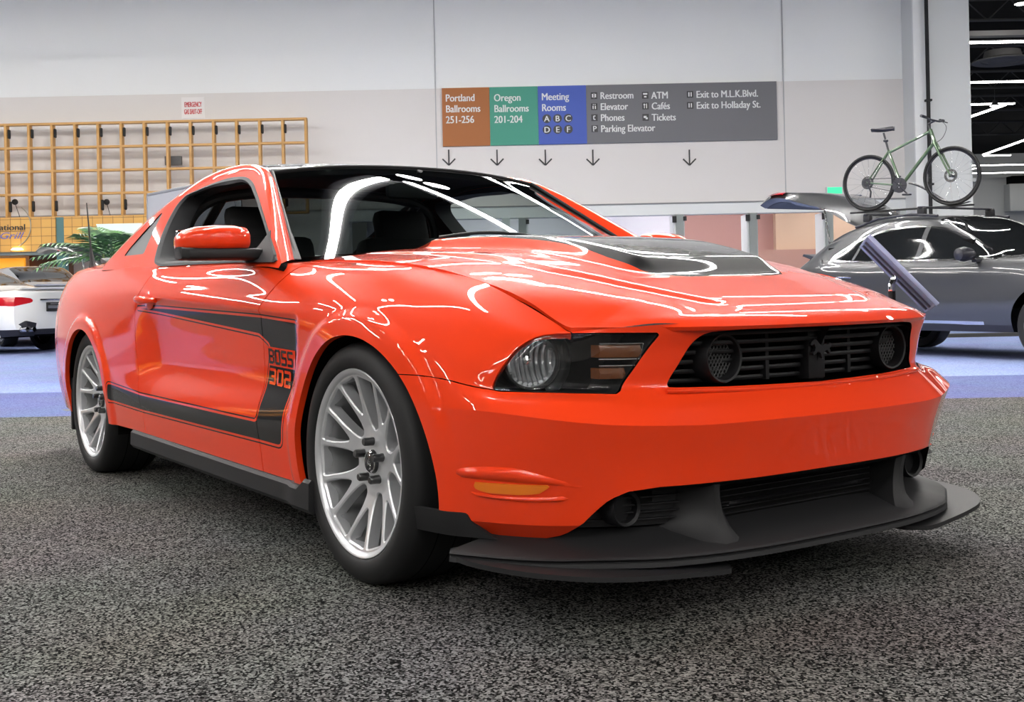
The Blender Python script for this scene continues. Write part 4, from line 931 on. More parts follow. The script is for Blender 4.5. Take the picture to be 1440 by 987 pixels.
for i, (px, wh) in enumerate(((631, 'brown'), (699, 'green'), (767, 'blue'), (834, 'left end of the grey'), (970, 'middle of the grey'))):
    c = at(px, 221, d0); m = MB(); u = s_
    e = hp(*c); loc = lambda a, z: hp(c[0]+a*u, WD-.045, c[2]+z*u)
    for (x0, z0, x1, z1) in ((0, 11, 0, -10), (-9, -2, 0, -11), (9, -2, 0, -11)):
        A, B_ = Vector((x0, z0)), Vector((x1, z1)); d = (B_-A).normalized(); n = Vector((-d.y, d.x))*1.0
        m.add([loc(*(A+n)), loc(*(A-n)), loc(*(B_-n)), loc(*(B_+n))]+[v+Vector((-HD[0], -HD[1], 0))*.012 for v in [loc(*(A+n)), loc(*(A-n)), loc(*(B_-n)), loc(*(B_+n))]], [[0, 1, 2, 3], [7, 6, 5, 4], [0, 4, 5, 1], [1, 5, 6, 2], [2, 6, 7, 3], [3, 7, 4, 0]])
    tag(m.build('direction_arrow', M_BLK, smooth=False), 'dark arrow under the %s board panel' % wh, 'arrow', 'arrows under the directory board')
# gas sign
p = at(255, 137, WD-.06); q = at(288, 166, WD-.06); w2, h2 = q[0]-p[0], p[2]-q[2]; e = empty('gas_notice', hp(p[0], WD-.06, p[2]), HROT, 'small white notice with red lettering above the wooden lattice', 'sign')
m = MB(); m.box((w2/2, .015, -h2/2), (w2, .03, h2)); m.build('notice_plate', mat('notice_white', (.78, .76, .74), .6), e, smooth=False); rd = mat('notice_red', (.55, .05, .06), .6)
text('EMERGENCY', (w2/2, -.003, -h2*.46), h2*.34, rd, e, align='CENTER', sx=.42, bold=.004); text('GAS SHUT-OFF', (w2/2, -.003, -h2*.80), h2*.34, rd, e, align='CENTER', sx=.37, bold=.004)
# ---- wooden lattice on the wall at left
DL = WD-.75; LT = empty('wall_lattice', hp(at(0, 178, DL)[0], DL, 0), HROT, 'large honey coloured wooden lattice of square bays hung on the wall', 'lattice')
A0 = at(0, 178, DL)[0]; zz = [at(215, y, DL)[2] for y in (171, 204.5, 237.5, 270, 303)]; bay = at(33, 178, DL)[0]-A0-(at(0.5, 178, DL)[0]-A0)
a_end = at(429.5, 180, DL)[0]-A0; n = 18
for k in range(n):
    a = a_end-k*bay; m = MB(); m.box((a, .09, (zz[0]+zz[-1])/2), (.06, .18, zz[0]-zz[-1]), bev=.004); m.build('upright', M_WOOD, LT)
for z in zz: m = MB(); m.box((a_end-(n-1)*bay/2, .08, z), ((n-1)*bay+.06, .16, .055), bev=.004); m.build('rail', M_WOOD, LT)
for k in range(1, n):
    for z, hh in ((zz[0]-.22, .22), (zz[3]-.28, .26)):
        if (k*7+int(z*3)) % 5 == 4 and z < zz[2]: continue
        m = MB(); m.box((a_end-k*bay+.055, .10, z), (.05, .10, hh), bev=.02); m.build('bracket', M_PLAST, LT)
for px in (21, 150):
    c = at(px, 284, DL+.3); m = MB(); m.lathe([(.0005, -.06), (.06, -.05), (.075, 0), (.06, .05), (.0005, .06)], 20, 0, 'Y', (0, 0, 0)); m.tube([(0, .02, -.05), (.01, .2, -.3), (.05, .25, -.55)], .008, 6); o = m.build('wall_speaker', M_PLAST); o.location = hp(*c); o.rotation_euler = (0, 0, HROT)
    tag(o, 'small round black speaker in a %s bay of the lattice' % ('far left' if px < 50 else 'bottom middle'), 'speaker')
c = at(244, 226, DL+.3); m = MB(); m.box((0, 0, 0), (.40, .12, .22), bev=.01); 
for k in range(6): m.box((0, -.065, -.08+k*.032), (.36, .01, .012))
o = m.build('air_vent', mat('vent_grey', (.10, .10, .10), .6)); o.location = hp(*c); o.rotation_euler = (0, 0, HROT); tag(o, 'small grey louvred vent box inside a lattice bay', 'vent')
# ---- wood tiled grill front
DG = WD-1.6
def tilemat():
    m = mat('tiled_wood', (.5, .27, .06), .4); nt = m.node_tree; b = nt.nodes['Principled BSDF']; tc = nt.nodes.new('ShaderNodeTexCoord'); br = nt.nodes.new('ShaderNodeTexBrick'); br.offset = 0; br.squash = 1
    br.inputs['Scale'].default_value = 1; br.inputs['Brick Width'].default_value = .24; br.inputs['Row Height'].default_value = .20; br.inputs['Mortar Size'].default_value = .006
    br.inputs['Color1'].default_value = (.62, .34, .07, 1); br.inputs['Color2'].default_value = (.54, .28, .055, 1); br.inputs['Mortar'].default_value = (.16, .07, .015, 1)
    mp = nt.nodes.new('ShaderNodeMapping'); mp.inputs['Rotation'].default_value = (PI/2, 0, 0); nt.links.new(tc.outputs['Object'], mp.inputs[0]); nt.links.new(mp.outputs[0], br.inputs['Vector']); nt.links.new(br.outputs[0], b.inputs['Base Color']); return m
M_TILE = tilemat()
p = at(0, 307, DG); q = at(78, 353, DG); e = empty('grill_front', hp(p[0], DG, 0), HROT, 'wood tiled restaurant front with black and blue lettering at the left edge', 'shopfront')
zt, zb2 = p[2], q[2]; X = lambda px: at(px, 330, DG)[0]-p[0]
m = MB(); m.box((X(39)-1.0, .1, (zt+zb2)/2), (X(78)-X(0)+2, .2, zt-zb2)); m.build('tiled_fascia', M_TILE, e, smooth=False)
m = MB(); m.box((X(148), .1, (zt+at(0, 350, DG)[2])/2), (X(207)-X(91), .2, zt-at(0, 350, DG)[2])); m.build('tiled_fascia', M_TILE, e, smooth=False)
m = MB(); m.box((X(84), .15, zt/2), (X(90)-X(78), .2, zt)); m.build('teal_post', mat('teal_post', (.06, .16, .17), .5), e, smooth=False)
m = MB(); m.box((X(38)-1.0, .3, zb2-.03), (X(80)-X(0)+2, .5, .10)); m.build('counter_beam', mat('beam_grey', (.12, .15, .16), .5), e, smooth=False)
zc1, zc2 = at(0, 362, DG)[2], 0
m = MB(); m.box((X(9)-.8, .6, at(0, 374, DG)[2]-.15), (X(20)-X(0)+1.6, .1, .7)); m.build('lit_menu_panel', mat('menu_amber', (.7, .3, .03), .5, emit=(1, .38, .02), es=.8), e, smooth=False)
m = MB(); m.box((X(50), .9, 1.0), (X(80)-X(18), .1, 2.0)); m.build('serving_hatch', mat('hatch_brown', (.10, .035, .012), .6), e, smooth=False)
m = MB(); m.lathe([(.0005, .05), (.10, .04), (.14, 0), (.0005, -.01)], 20, 0, 'Z', (X(25), -.05, at(0, 352, DG)[2])); m.build('spot_lamp', mat('lamp_glow', (1, .9, .7), .5, emit=(1, .86, .6), es=6), e)
text('International', (X(36.5), -.01, at(0, 324, DG)[2]), .20, M_BLK, e, align='RIGHT', sx=1.15, bold=.004); text('Grill', (X(31), -.01, at(0, 336, DG)[2]), .22, mat('script_blue', (.10, .11, .38), .5), e, align='RIGHT', shear=.35, sx=1.4)
m = MB(); m.box((X(18)-.6, -.006, at(0, 325.6, DG)[2]), (X(36)-X(0)+1.2, .006, .012)); m.build('underline', M_BLK, e, smooth=False)
m = MB(); aa = np.linspace(-1.15, .95, 24); m.tube([(X(14)+.50*math.cos(t), -.02, at(0, 318, DG)[2]+.52*math.sin(t)) for t in aa], .012, 6); m.build('arc_trim', mat('arc_grey', (.3, .28, .22), .4), e)
# pale banner stand
d1 = WD-3.2; p = at(135, 315, d1); q = at(200, 337, d1); e = empty('banner_stand', hp(p[0], d1, 0), HROT, 'pale mint banner board behind the palm leaves', 'banner')
w2 = q[0]-p[0]; m = MB(); m.prism([(0, p[2]), (w2, p[2]), (w2, q[2]-.4), (.35, q[2]-.4), (.12, q[2])], 0, .04, lambda u, v, h: (u, h, v)); m.build('banner_face', mat('mint', (.62, .76, .70), .6), e, smooth=False)
m = MB(); m.tube([(.5, .06, 0), (.5, .06, q[2])], .03, 8); m.tube([(w2-.1, .06, 0), (w2-.1, .06, q[2])], .03, 8); m.build('banner_leg', M_PLAST, e)
text('Join the', (.18, -.006, q[2]-.02), .14, M_BLK, e) if False else None
m = MB(); 
for k, wd in enumerate((.10, .16, .12)): m.box((.24+.2*k, -.006, q[2]+.02), (wd, .006, .05))
m.build('banner_print', M_BLK, e, smooth=False)
# grey partition panel behind the coupe's roof
d1 = 12.5; pl = at(207, 274, d1); pr = at(330, 232, d1-1.6)
m = MB(); A_, B_ = hp(pl[0], d1, 0), hp(pr[0], d1-1.6, 0); u = (B_-A_).normalized(); nrm_ = Vector((-u.y, u.x, 0)); L = (B_-A_).length
e = empty('partition_panel', A_, math.atan2(u.y, u.x), 'tall pale grey partition panel standing behind the coupe roof', 'panel')
m.prism([(0, 0.03), (L, 0.03), (L, pl[2]+.02), (0, pl[2])], 0, .05, lambda a, b, h: (a, h, b)); m.build('panel_board', mat('panel_grey', (.36, .37, .40), .5), e, smooth=False)
m = MB(); 
for k in (.0, L): m.box((k, .025, pl[2]/2), (.03, .06, pl[2]), bev=.004)
m.box((L/2, .025, pl[2]), (L, .06, .03), bev=.004); m.build('panel_edge', mat('panel_edge', (.22, .23, .25), .4), e)
m = MB(); m.box((.1, .02, .015), (.06, .6, .03), bev=.006); m.box((L-.1, .02, .015), (.06, .6, .03), bev=.006); m.build('panel_foot', M_PLAST, e)
# ---- side and rear walls, far hall
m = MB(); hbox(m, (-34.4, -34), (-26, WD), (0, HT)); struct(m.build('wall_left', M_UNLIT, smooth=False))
m = MB(); hbox(m, (-34, 46), (-26.4, -26), (0, HT)); struct(m.build('wall_front', M_WALLL, smooth=False))
m = MB(); hbox(m, (46, 46.4), (-26, 76), (0, HT)); struct(m.build('wall_right', M_WALLL, smooth=False))
FD = 72.0; m = MB(); hbox(m, (aC, 46), (FD, FD+.4), (0, HT)); struct(m.build('wall_far', M_WHITE, smooth=False))
m = MB(); hbox(m, (aC-.4, aC), (WD+.6, FD), (0, HT)); struct(m.build('wall_passage', M_WHITE, smooth=False))
m = MB(); hbox(m, (-34, 46), (-26, 76), (HT, HT+.2)); struct(m.build('ceiling', M_CEIL, smooth=False))
p = at(1417, 259, FD-.6); q = at(1475, 296, FD-.6); m = MB(); hbox(m, (p[0], q[0]), (FD-.9, FD-.02), (q[2], p[2]), bev=.02); tag(m.build('wall_box', M_WHITE), 'white box unit mounted on the far white wall at the right edge', 'wall unit')
p = at(1415, 249, FD); q = at(1475, 259, FD); m = MB(); hbox(m, (p[0], q[0]), (FD-.8, FD), (q[2]+.02, p[2])); struct(m.build('trim', M_CEIL, smooth=False))
# ---- ceiling gear of the far hall
LZ = 6.4; LZF = 7.4
def zz_(py, px=1400): 
    r = FW+RT*(px-720)/FPX-UP*(py-CY)/FPX; return (LZF-CAM[2])/r[2]*float(r@HD)
M_TUBE = mat('lit_tube', (1, 1, 1), .5, emit=(1, .97, .93), es=150)
M_DISC = mat('lit_disc', (1, 1, 1), .5, emit=(1, .97, .96), es=60)
M_TRUSS = mat('ceiling_steel', (.05, .05, .052), .6); M_DUCT = mat('ceiling_duct', (.16, .155, .15), .5)
M_TUBE2 = mat('far_lit_tube', (1, 1, 1), .5, emit=(1, .97, .93), es=16)
def strip(p, q, label, wd=.13, mt=None, ov=.05, grp='strip lights of the far hall'):
    A, B_ = hp(*p), hp(*q); u = (B_-A).normalized(); L = (B_-A).length; e = empty('strip_light', A, math.atan2(u.y, u.x), label, 'light', grp)
    m = MB(); m.box((L/2, 0, .030), (L, wd+ov, .03), bev=.008); m.build('light_channel', M_TRUSS, e)  # large ov widens the channel into a baffle that darkens the wall top
    m = MB(); n = max(1, round(L/2.4))
    for k in range(n): m.box((L*(k+.5)/n, 0, 0), (L/n-.03, wd, .05))
    m.build('light_tube', mt or M_TUBE2, e, smooth=False)
    return e
def disc(a, d, label, r=.17, z=LZ-.25, grp='round lamps of the far hall'):
    e = empty('bay_light', hp(a, d, z), 0, label, 'light', grp); m = MB(); m.lathe([(.0005, .22), (.06, .22), (.08, .12), (r, .02), (r, 0)], 24, 0, 'Z'); m.tube([(0, 0, .2), (0, 0, .6)], .012, 6); m.build('light_hood', M_TRUSS, e)
    m = MB(); m.lathe([(.0005, -.012), (r*.7, -.010), (r*.97, .004)], 24, 0, 'Z'); m.build('light_lens', M_DISC, e)
for py, nm in ((59, 'straight white strip light nearest the column in the far hall'), (115, 'straight strip light below the round ceiling diffuser'), (243, 'lowest strip light above the far white wall')):
    d = zz_(py); strip((at(1352, py, d)[0]-1.0, d, LZF), (at(1352, py, d)[0]+14, d, LZF), nm)
d = zz_(146); d2 = zz_(178); a_ = at(1427, 146, d)[0]; strip((at(1345, 146, d)[0]-2, d, LZF), (a_, d, LZF), 'strip light forming the top of the bright zigzag'); strip((a_-.25, d+.22, LZF), (at(1352, 178, d2)[0]-1, d2+.3, LZF), 'sloping strip light forming the zigzag tail beside the column')
d = zz_(217); d2 = zz_(190, 1455); strip((at(1383, 217, d)[0], d, LZF), (at(1460, 190, d2)[0], d2, LZF), 'sloping strip light at the right edge above the bicycle'); strip((at(1383, 217, d)[0]+.2, d+.5, LZF), (at(1383, 217, d)[0]+1.6, d+.5, LZF), 'short strip light end at the foot of the sloping strip')
d = zz_(232); strip((at(1362, 232, d)[0], d, LZF), (at(1362, 232, d)[0]+12, d, LZF), 'strip light just above the lowest one in the far hall'); 
d = zz_(236); strip((at(1345, 239, d)[0], d+2, LZF), (at(1372, 233, d)[0], d, LZF), 'short slanting strip light behind the front bicycle wheel')
for px, py, nm in ((1436, 3, 'round lamp glowing at the top right corner'), (1349, 62, 'round lamp beside the first straight strip'), (1399, 147, 'round lamp hung inside the zigzag')):
    d = zz_(py) if py > 10 else 31.0; d -= .5; c = at(px, py, d); disc(c[0], d, nm, z=c[2]-.05)
c = at(1410, 86, 34); m = MB(); m.lathe([(.0005, .30), (.5, .3), (.55, .1), (.85, .02), (.86, -.02), (.62, .0), (.60, .04), (.40, -.02), (.30, .02), (.0005, .0)], 40, 0, 'Z'); o = m.build('ceiling_diffuser', M_DUCT); o.location = hp(*c); tag(o, 'large round grey ceiling diffuser in the far hall', 'vent')
for i, (d, z, r) in enumerate(((33, 8.4, .05), (37.5, 8.0, .06), (42, 8.0, .05), (48, 8.1, .06), (55, 8.0, .05))):
    m = MB(); a0 = aC+.1; m.tube([hp(a0, d, z), hp(45, d, z)], r, 8); m.tube([hp(a0, d, z+.6), hp(45, d, z+.6)], r, 8)
    for k in range(24): m.tube([hp(a0+k*1.3, d, z), hp(a0+k*1.3+.65, d, z+.6), hp(a0+k*1.3+1.3, d, z)], r*.5, 5)
    tag(m.build('ceiling_truss', M_TRUSS), 'dark steel ceiling truss spanning the far hall', 'truss', 'dark ceiling trusses')
p = at(1346, 41, 31); m = MB(); hbox(m, (aC+.2, 45), (31.6, 31.9), (p[2]-.06, p[2]+.08)); tag(m.build('ceiling_beam', M_DUCT, smooth=False), 'grey beam across the top right corner of the far hall', 'beam')
# ---- strip lights over this hall: zigzags of straight and sloping runs, plus an added row washing the wall
runs = []
for i, d in enumerate((-15, -9.5, -4, 1.5, 7, 12.5, 15.4)):
    for j, a0 in enumerate((-22, -9, 4, 17)):
        s = (i+j) % 2; lz = LZ+.08*i+.22*((i*5+j*3) % 4); q = ((a0, d, lz), (a0+8.5, d, lz)) if s else ((a0, d, lz), (a0+6.5, d+4.2, lz))
        m_ = ((q[0][0]+q[1][0])/2, (q[0][1]+q[1][1])/2)
        if -12 < m_[0] < 9 and .5 < m_[1] < 14 or i == 6 and j == 1: continue
        runs.append(q)
runs += [((-2.0, 4.4, LZ), (-.72, 11.75, LZ)), ((-.40, 12.02, LZ), (5.2, 7.1, LZ)), ((.6, 17.1, LZ), (3.7, 18.0, LZ)), ((-8.2, 6.2, LZ), (-3.0, 4.2, LZ)), ((-8.6, 8.6, LZ), (-4.6, 12.0, LZ)), ((6.4, 12.0, LZ), (6.4, 16.5, LZ)), ((-13.5, 2.4, LZ), (-8.8, 2.4, LZ))]
runs += [((a, 19.5, LZ+.45+.12*(k % 2)), (a+6.2, 19.5, LZ+.45+.12*(k % 2))) for k, a in enumerate((-26, -18.5, -11, -3.5))]  # extra row added only to brighten the back wall
for k, (p, q) in enumerate(runs): strip(p, q, 'linear ceiling light over the show floor', .16 if q in ((-.72, 11.75, LZ), (5.2, 7.1, LZ)) else .085, M_TUBE, .34, 'strip lights over the show floor')
for k, (a, d) in enumerate(((-.42, 12.5), (.05, 12.2), (-6, -3), (-5.2, -3), (3, 3), (3.8, 3), (8, 9), (-12, 5), (1, -8), (12, -2), (-5.6, 6.3), (-5.0, 6.0), (2.6, 10.6), (3.1, 10.2))): disc(a, d, 'round lamp over the show floor', .22, grp='round lamps over the show floor')

for k, (a, w_) in enumerate(((-2.5, 4.5), (3.0, 4.0), (8.0, 2.2))): strip((a, WD+1.7, 3.25), (a+w_, WD+1.7, 3.25), 'added linear light brightening the lobby behind the doorways', .16, M_LOBBYFILL, .05, 'added lobby lights behind the doorways')  # hidden strips added to brighten the lobby walls
# ================================================================ other cars
def car_shell(st, xs, n_x=120, m=6):
    """st: rows of (y, z) per station, half section from sill to centre line"""
    NETc = np.array([[(x, -y, z) for (y, z) in r] for x, r in zip(xs, st)]).transpose(1, 0, 2)
    L = np.r_[0, np.cumsum(np.abs(np.diff(xs)))]; t = np.linspace(0, L[-1], n_x)
    def pch(Y):       # monotone interpolation down the length keeps flat parts flat
        d = np.diff(Y, axis=0)/np.diff(L)[:, None]; mm = np.zeros_like(Y); mm[1:-1] = np.where(d[:-1]*d[1:] > 0, 2*d[:-1]*d[1:]/np.where(np.abs(d[:-1]+d[1:]) < 1e-9, 1, d[:-1]+d[1:]), 0); mm[0], mm[-1] = d[0], d[-1]
        k = np.clip(np.searchsorted(L, t, side='right')-1, 0, len(L)-2); h = np.diff(L)[k][:, None]; s = ((t-L[k])[:, None])/h
        return (2*s**3-3*s**2+1)*Y[k]+(s**3-2*s**2+s)*h*mm[k]+(-2*s**3+3*s**2)*Y[k+1]+(s**3-s**2)*h*mm[k+1]
    G_ = crom(np.stack([pch(NETc[r]) for r in range(NETc.shape[0])]), m); s = Sf.grid(G_)
    k = np.argmin(s.V[:, 1])
    if s.N[k][1] > 0: s = Sf.grid(G_, True)
    for e, dx in ((0, .05), (-1, -.05)):      # rounded end faces
        ring = G_[:, e]; cap = np.stack([ring*[1, f, 1]+np.array([dx*(1-f**2), 0, 0])*np.sin(np.linspace(0, PI, len(ring)))[:, None]**.5 for f in np.linspace(1, 0, 14)]); c = Sf.grid(cap)
        if c.N[len(c.N)//2][0]*dx < 0: c = Sf.grid(cap, True)
        s = s.join(c)
    return s
def bg_wheel(root, x, y, sg, r, m_rim, name='wheel'):
    t = MB(); W_ = .24; t.lathe([(r*.72, .0), (r*.9, -.006), (r*.98, .02), (r, .05), (r, W_-.03), (r*.94, W_), (r*.70, W_)], 48, 0, 'Y'); o = t.build(name, M_RUBBER, root); o.location = (x, y*sg, r)
    if sg > 0: o.rotation_euler = (0, 0, PI)
    k = MB(); k.lathe([(r*.73, .004), (r*.70, -.004), (r*.67, .01), (r*.66, .16)], 48, 0, 'Y')
    for q in range(10):
        a = 2*PI*q/10; k.tube([(r*.10*math.cos(a), .02, r*.10*math.sin(a)), (r*.68*math.cos(a+.1), .012, r*.68*math.sin(a+.1))], [.026, .018], 6)
    k.lathe([(.0005, .0), (r*.16, .005), (r*.2, .04)], 24, 0, 'Y'); k.build('rim', m_rim, o); d = MB(); d.lathe([(.0005, .14), (r*.7, .14)], 32, 0, 'Y'); d.build('hub', M_DARK, o); return o
M_GREYP = mat('grey_metal_paint', (.055, .057, .062), .35, .5, 1.0); M_WHITEP = mat('white_car_paint', (.80, .81, .80), .35, 0, 1.0); M_SILVP = mat('silver_car_paint', (.50, .52, .55), .35, .4, 1.0)
M_CARGL = mat('dark_car_glass', (.008, .009, .010), .05, 0, .5); M_CHR2 = mat('bright_trim', (.75, .75, .77), .15, 1); M_RED = mat('red_lamp', (.50, .012, .02), .12, 0, .8); M_NAVY = mat('black_trim', (.014, .014, .02), .4)
# ---- the grey crossover: station sections
sx = [2.75, 2.68, 2.4, 1.75, 1.10, .55, .05, -.5, -.95, -1.35, -1.7, -1.92, -2.05]
def sec(ys, zs): return list(zip(ys, zs))
ss = [sec([.50, .56, .58, .56, .50, .40, .25, 0], [.35, .50, .70, .82, .86, .88, .89, .895]), sec([.70, .78, .80, .77, .68, .52, .3, 0], [.33, .50, .72, .86, .91, .93, .95, .955]), sec([.86, .94, .95, .91, .82, .62, .34, 0], [.31, .52, .76, .91, .97, 1.0, 1.02, 1.025]),
      sec([.90, .975, .98, .945, .86, .66, .35, 0], [.30, .52, .78, .96, 1.04, 1.07, 1.09, 1.095]), sec([.90, .965, .965, .945, .88, .72, .40, 0], [.30, .52, .78, .98, 1.06, 1.10, 1.13, 1.14]), sec([.90, .96, .96, .95, .89, .73, .60, 0], [.30, .52, .78, .98, 1.07, 1.33, 1.395, 1.44]),
      sec([.90, .96, .96, .95, .89, .70, .58, 0], [.30, .52, .78, .99, 1.08, 1.49, 1.58, 1.62]), sec([.90, .965, .965, .955, .89, .69, .57, 0], [.30, .52, .79, 1.0, 1.09, 1.51, 1.605, 1.645]), sec([.90, .975, .975, .965, .89, .68, .56, 0], [.31, .53, .80, 1.01, 1.10, 1.48, 1.575, 1.615]),
      sec([.89, .975, .98, .965, .885, .67, .55, 0], [.32, .54, .82, 1.03, 1.11, 1.41, 1.50, 1.54]), sec([.86, .95, .955, .935, .85, .66, .54, 0], [.34, .55, .84, 1.04, 1.12, 1.30, 1.36, 1.40]), sec([.80, .88, .89, .87, .79, .66, .50, 0], [.36, .55, .85, 1.03, 1.10, 1.17, 1.20, 1.22]), sec([.68, .76, .78, .76, .70, .58, .45, 0], [.38, .55, .84, 1.0, 1.05, 1.08, 1.09, 1.10])]
LSH = car_shell(ss, sx)
def make_suv(label):
    root = empty('crossover_car', (0, 0, 0), 0, label, 'car')
    s = LSH
    for xw in (1.75, -1.42): s = s.keep(lambda V: ((V[:, 0]-xw)/.43)**2+((V[:, 2]-.36)/.43)**2-1)
    SW = rnd([(1.10, 1.085), (-.72, 1.115), (-1.20, 1.135), (-1.36, 1.165), (-1.02, 1.345), (-.62, 1.455), (-.1, 1.485), (.32, 1.43), (.62, 1.30)], [.02, 0, .04, .04, .08, .08, .1, .1, .1])
    win = lambda V: np.where((V[:, 1] < -.6), sdp(XZ(V), SW), -1)
    f1 = s.paint(lambda V: win(V)+.022, 1); f1 = f1.paint(win, 2)
    f1 = f1.paint(lambda V: np.where(np.abs(V[:, 1]+.8) < .3, np.minimum(win(V)+.02, .035-np.minimum(np.abs(V[:, 0]-.03-.1*(V[:, 2]-1.08)), np.abs(V[:, 0]+.98-.35*(V[:, 2]-1.1))*1.6)), -1), 3)
    WS = [(1.13, 1.06), (1.16, 1.16), (.16, 1.70), (.10, 1.2)]
    f1 = f1.paint(lambda V: np.minimum(sdp(XZ(V), WS)-.01, .62-np.abs(V[:, 1])+.10*(1.6-V[:, 2])), 2)
    f1 = f1.paint(lambda V: np.minimum(np.minimum(-1.25-V[:, 0], V[:, 2]-1.10), .50+(-1.3-V[:, 0])*.12+V[:, 1]), 4)
    f1 = f1.paint(lambda V: np.where((V[:, 1] < -.7) & (np.abs(V[:, 0]) < 1.0), .02-np.abs(V[:, 2]-.40+.01*V[:, 0]), -1), 1).paint(lambda V: np.where((V[:, 1] < -.6), .375-V[:, 2], -1), 5)
    for line in ([(1.06, 1.08), (1.10, .9), (1.10, .4)], [(.02, 1.09), (.03, .4)], [(-.98, 1.12), (-1.0, .95), (-1.16, .82)]):
        f1 = f1.paint(lambda V: np.where(V[:, 1] < -.6, .004-sdl(XZ(V), line), -1), 5)
    mats = [M_GREYP, M_CHR2, M_CARGL, M_GREYP, M_DARK, M_NAVY]
    f1.both().build('body', mats, root)
    b = MB(); b.box((0, 0, .42), (3.6, 1.5, .25)); b.box((-.4, 0, .9), (2.2, 1.5, .8)); b.build('underbody', M_DARK, root, smooth=False)
    for x in (1.75, -1.42):
        for sg in (-1, 1): bg_wheel(root, x, .955, sg, .365, M_ALLOY)
    for sg in (-1, 1):
        for x in (-.15, -1.02):
            b = MB(); yy_ = .962; b.tube([(x-.12, sg*yy_, .925), (x-.08, sg*(yy_+.035), .93), (x+.08, sg*(yy_+.035), .925), (x+.12, sg*yy_, .92)], .014, 8); b.lathe([(.0005, .01), (.05, 0)], 16, 0, 'Y', (x, sg*(yy_+.004), .925)); b.build('door_handle', M_CHR2, root)
        b = MB(); b.loft([[(cx+rx*math.cos(a), sg*y, 1.13+rz*math.sin(a)) for a in np.linspace(0, 2*PI, 17)[:-1]] for (y, cx, rx, rz) in ((.93, .88, .02, .02), (.98, .87, .06, .06), (1.08, .86, .075, .08), (1.15, .85, .06, .065), (1.165, .85, .02, .02))], close_u=True, cap=True); b.box((.90, sg*.92, 1.06), (.06, .10, .03)); b.build('door_mirror', M_NAVY, root)
        b = MB(); b.tube([(.1, sg*.60, 1.60), (-.3, sg*.59, 1.645), (-.8, sg*.58, 1.63), (-1.2, sg*.575, 1.545)], .016, 8); b.build('roof_rail', M_NAVY, root)
        b = MB(); b.lathe([(.0005, .006), (.03, .006), (.035, 0)], 16, 0, 'Y', (-1.42, sg*.905, 1.02)) if False else b.box((-1.47, sg*.885, 1.12), (.035, .012, .06)); b.build('pillar_badge', M_CHR2, root)
    for sg in (-1, 1):
        b = MB(); b.loft([[(2.58-.04*k, sg*(.52+.1*k), .74), (2.63-.05*k, sg*(.52+.1*k), .80), (2.52-.05*k, sg*(.52+.1*k), .88)] for k in range(4)]); b.build('head_lamp', M_CARGL, root)
    b = MB(); b.loft([[(2.77-.15*abs(s)**2, s*.48, .45), (2.78-.15*abs(s)**2, s*.50, .60), (2.75-.15*abs(s)**2, s*.48, .78)] for s in np.linspace(-1, 1, 15)]); b.build('front_grille', M_NAVY, root)
    # raised tailgate: hinged at the rear of the roof
    tg = empty('tailgate', (0, 0, 0)); tg.parent = root
    pr = [(-1.18, 1.575), (-1.42, 1.68), (-1.66, 1.82), (-1.92, 1.93), (-2.2, 2.04), (-2.55, 2.08), (-2.86, 2.00)]; pc = curve(pr, 30); tt = np.linspace(0, 1, 30); nn = np.gradient(pc, axis=0); nn = np.stack([nn[:, 1], -nn[:, 0]], 1); nn /= np.linalg.norm(nn, axis=1, keepdims=True)
    if nn[10][1] > 0: nn = -nn
    wv = np.interp(tt, [0, .3, .6, .9, 1], [.52, .60, .72, .74, .70]); thk = np.interp(tt, [0, .4, .6, 1], [.05, .06, .13, .10])
    rows = []
    for k in range(30):
        o_, i_ = pc[k], pc[k]+nn[k]*thk[k]; rows.append([(i_[0], -wv[k]*.9, i_[1]), (o_[0]*.4+i_[0]*.6, -wv[k], o_[1]*.4+i_[1]*.6), (o_[0], -wv[k]*.9, o_[1]), (o_[0], 0, o_[1]+.02), (o_[0], wv[k]*.9, o_[1]), (o_[0]*.4+i_[0]*.6, wv[k], o_[1]*.4+i_[1]*.6), (i_[0], wv[k]*.9, i_[1]), (i_[0], 0, i_[1])])
    b = MB(); b.loft(rows, close_u=True, cap=True); b.build('tailgate_shell', M_GREYP, tg, angle=50)
    b = MB(); b.loft([[(pc[k][0]+nn[k][0]*(thk[k]+.004), y*wv[k]*.8, pc[k][1]+nn[k][1]*(thk[k]+.004)) for y in (-1, 0, 1)] for k in range(1, 17)]); b.build('tailgate_glass', M_CARGL, tg)
    b = MB(); b.loft([[(pc[k][0]+nn[k][0]*(thk[k]+.006), y*wv[k]*.85, pc[k][1]+nn[k][1]*(thk[k]+.006)) for y in (-1, 0, 1)] for k in range(17, 30)]); b.build('tailgate_lining', M_NAVY, tg)
    for sg in (-1, 1): b = MB(); b.loft([[(pc[k][0]-nn[k][0]*.006, sg*wv[k]*f, pc[k][1]-nn[k][1]*.006-(.03 if f > .95 else 0)) for f in (.45, .93, 1.02)] for k in range(21, 27)]); b.build('tail_lamp', M_RED, tg)
    for sg in (-1, 1): b = MB(); b.tube([(-1.62, sg*.60, 1.28), (-1.72, sg*.60, 1.82)], .014, 8); b.build('gas_strut', M_CHR2, tg)
    b = MB(); b.loft([[(-1.95, s*.6, 1.215), (-2.10, s*.62, 1.25), (-2.12, s*.62, 1.225), (-2.0, s*.6, 1.18)] for s in (-1, -.5, 0, .5, 1)], close_u=True, cap=True); b.build('rear_lip', M_GREYP, root)
    return root
SUV = make_suv('dark grey crossover with raised tailgate and a bicycle on its roof')
th = math.radians(62); SUV.location = hp(5.36, 13.5, 0); SUV.rotation_euler = (0, 0, HROT-th)
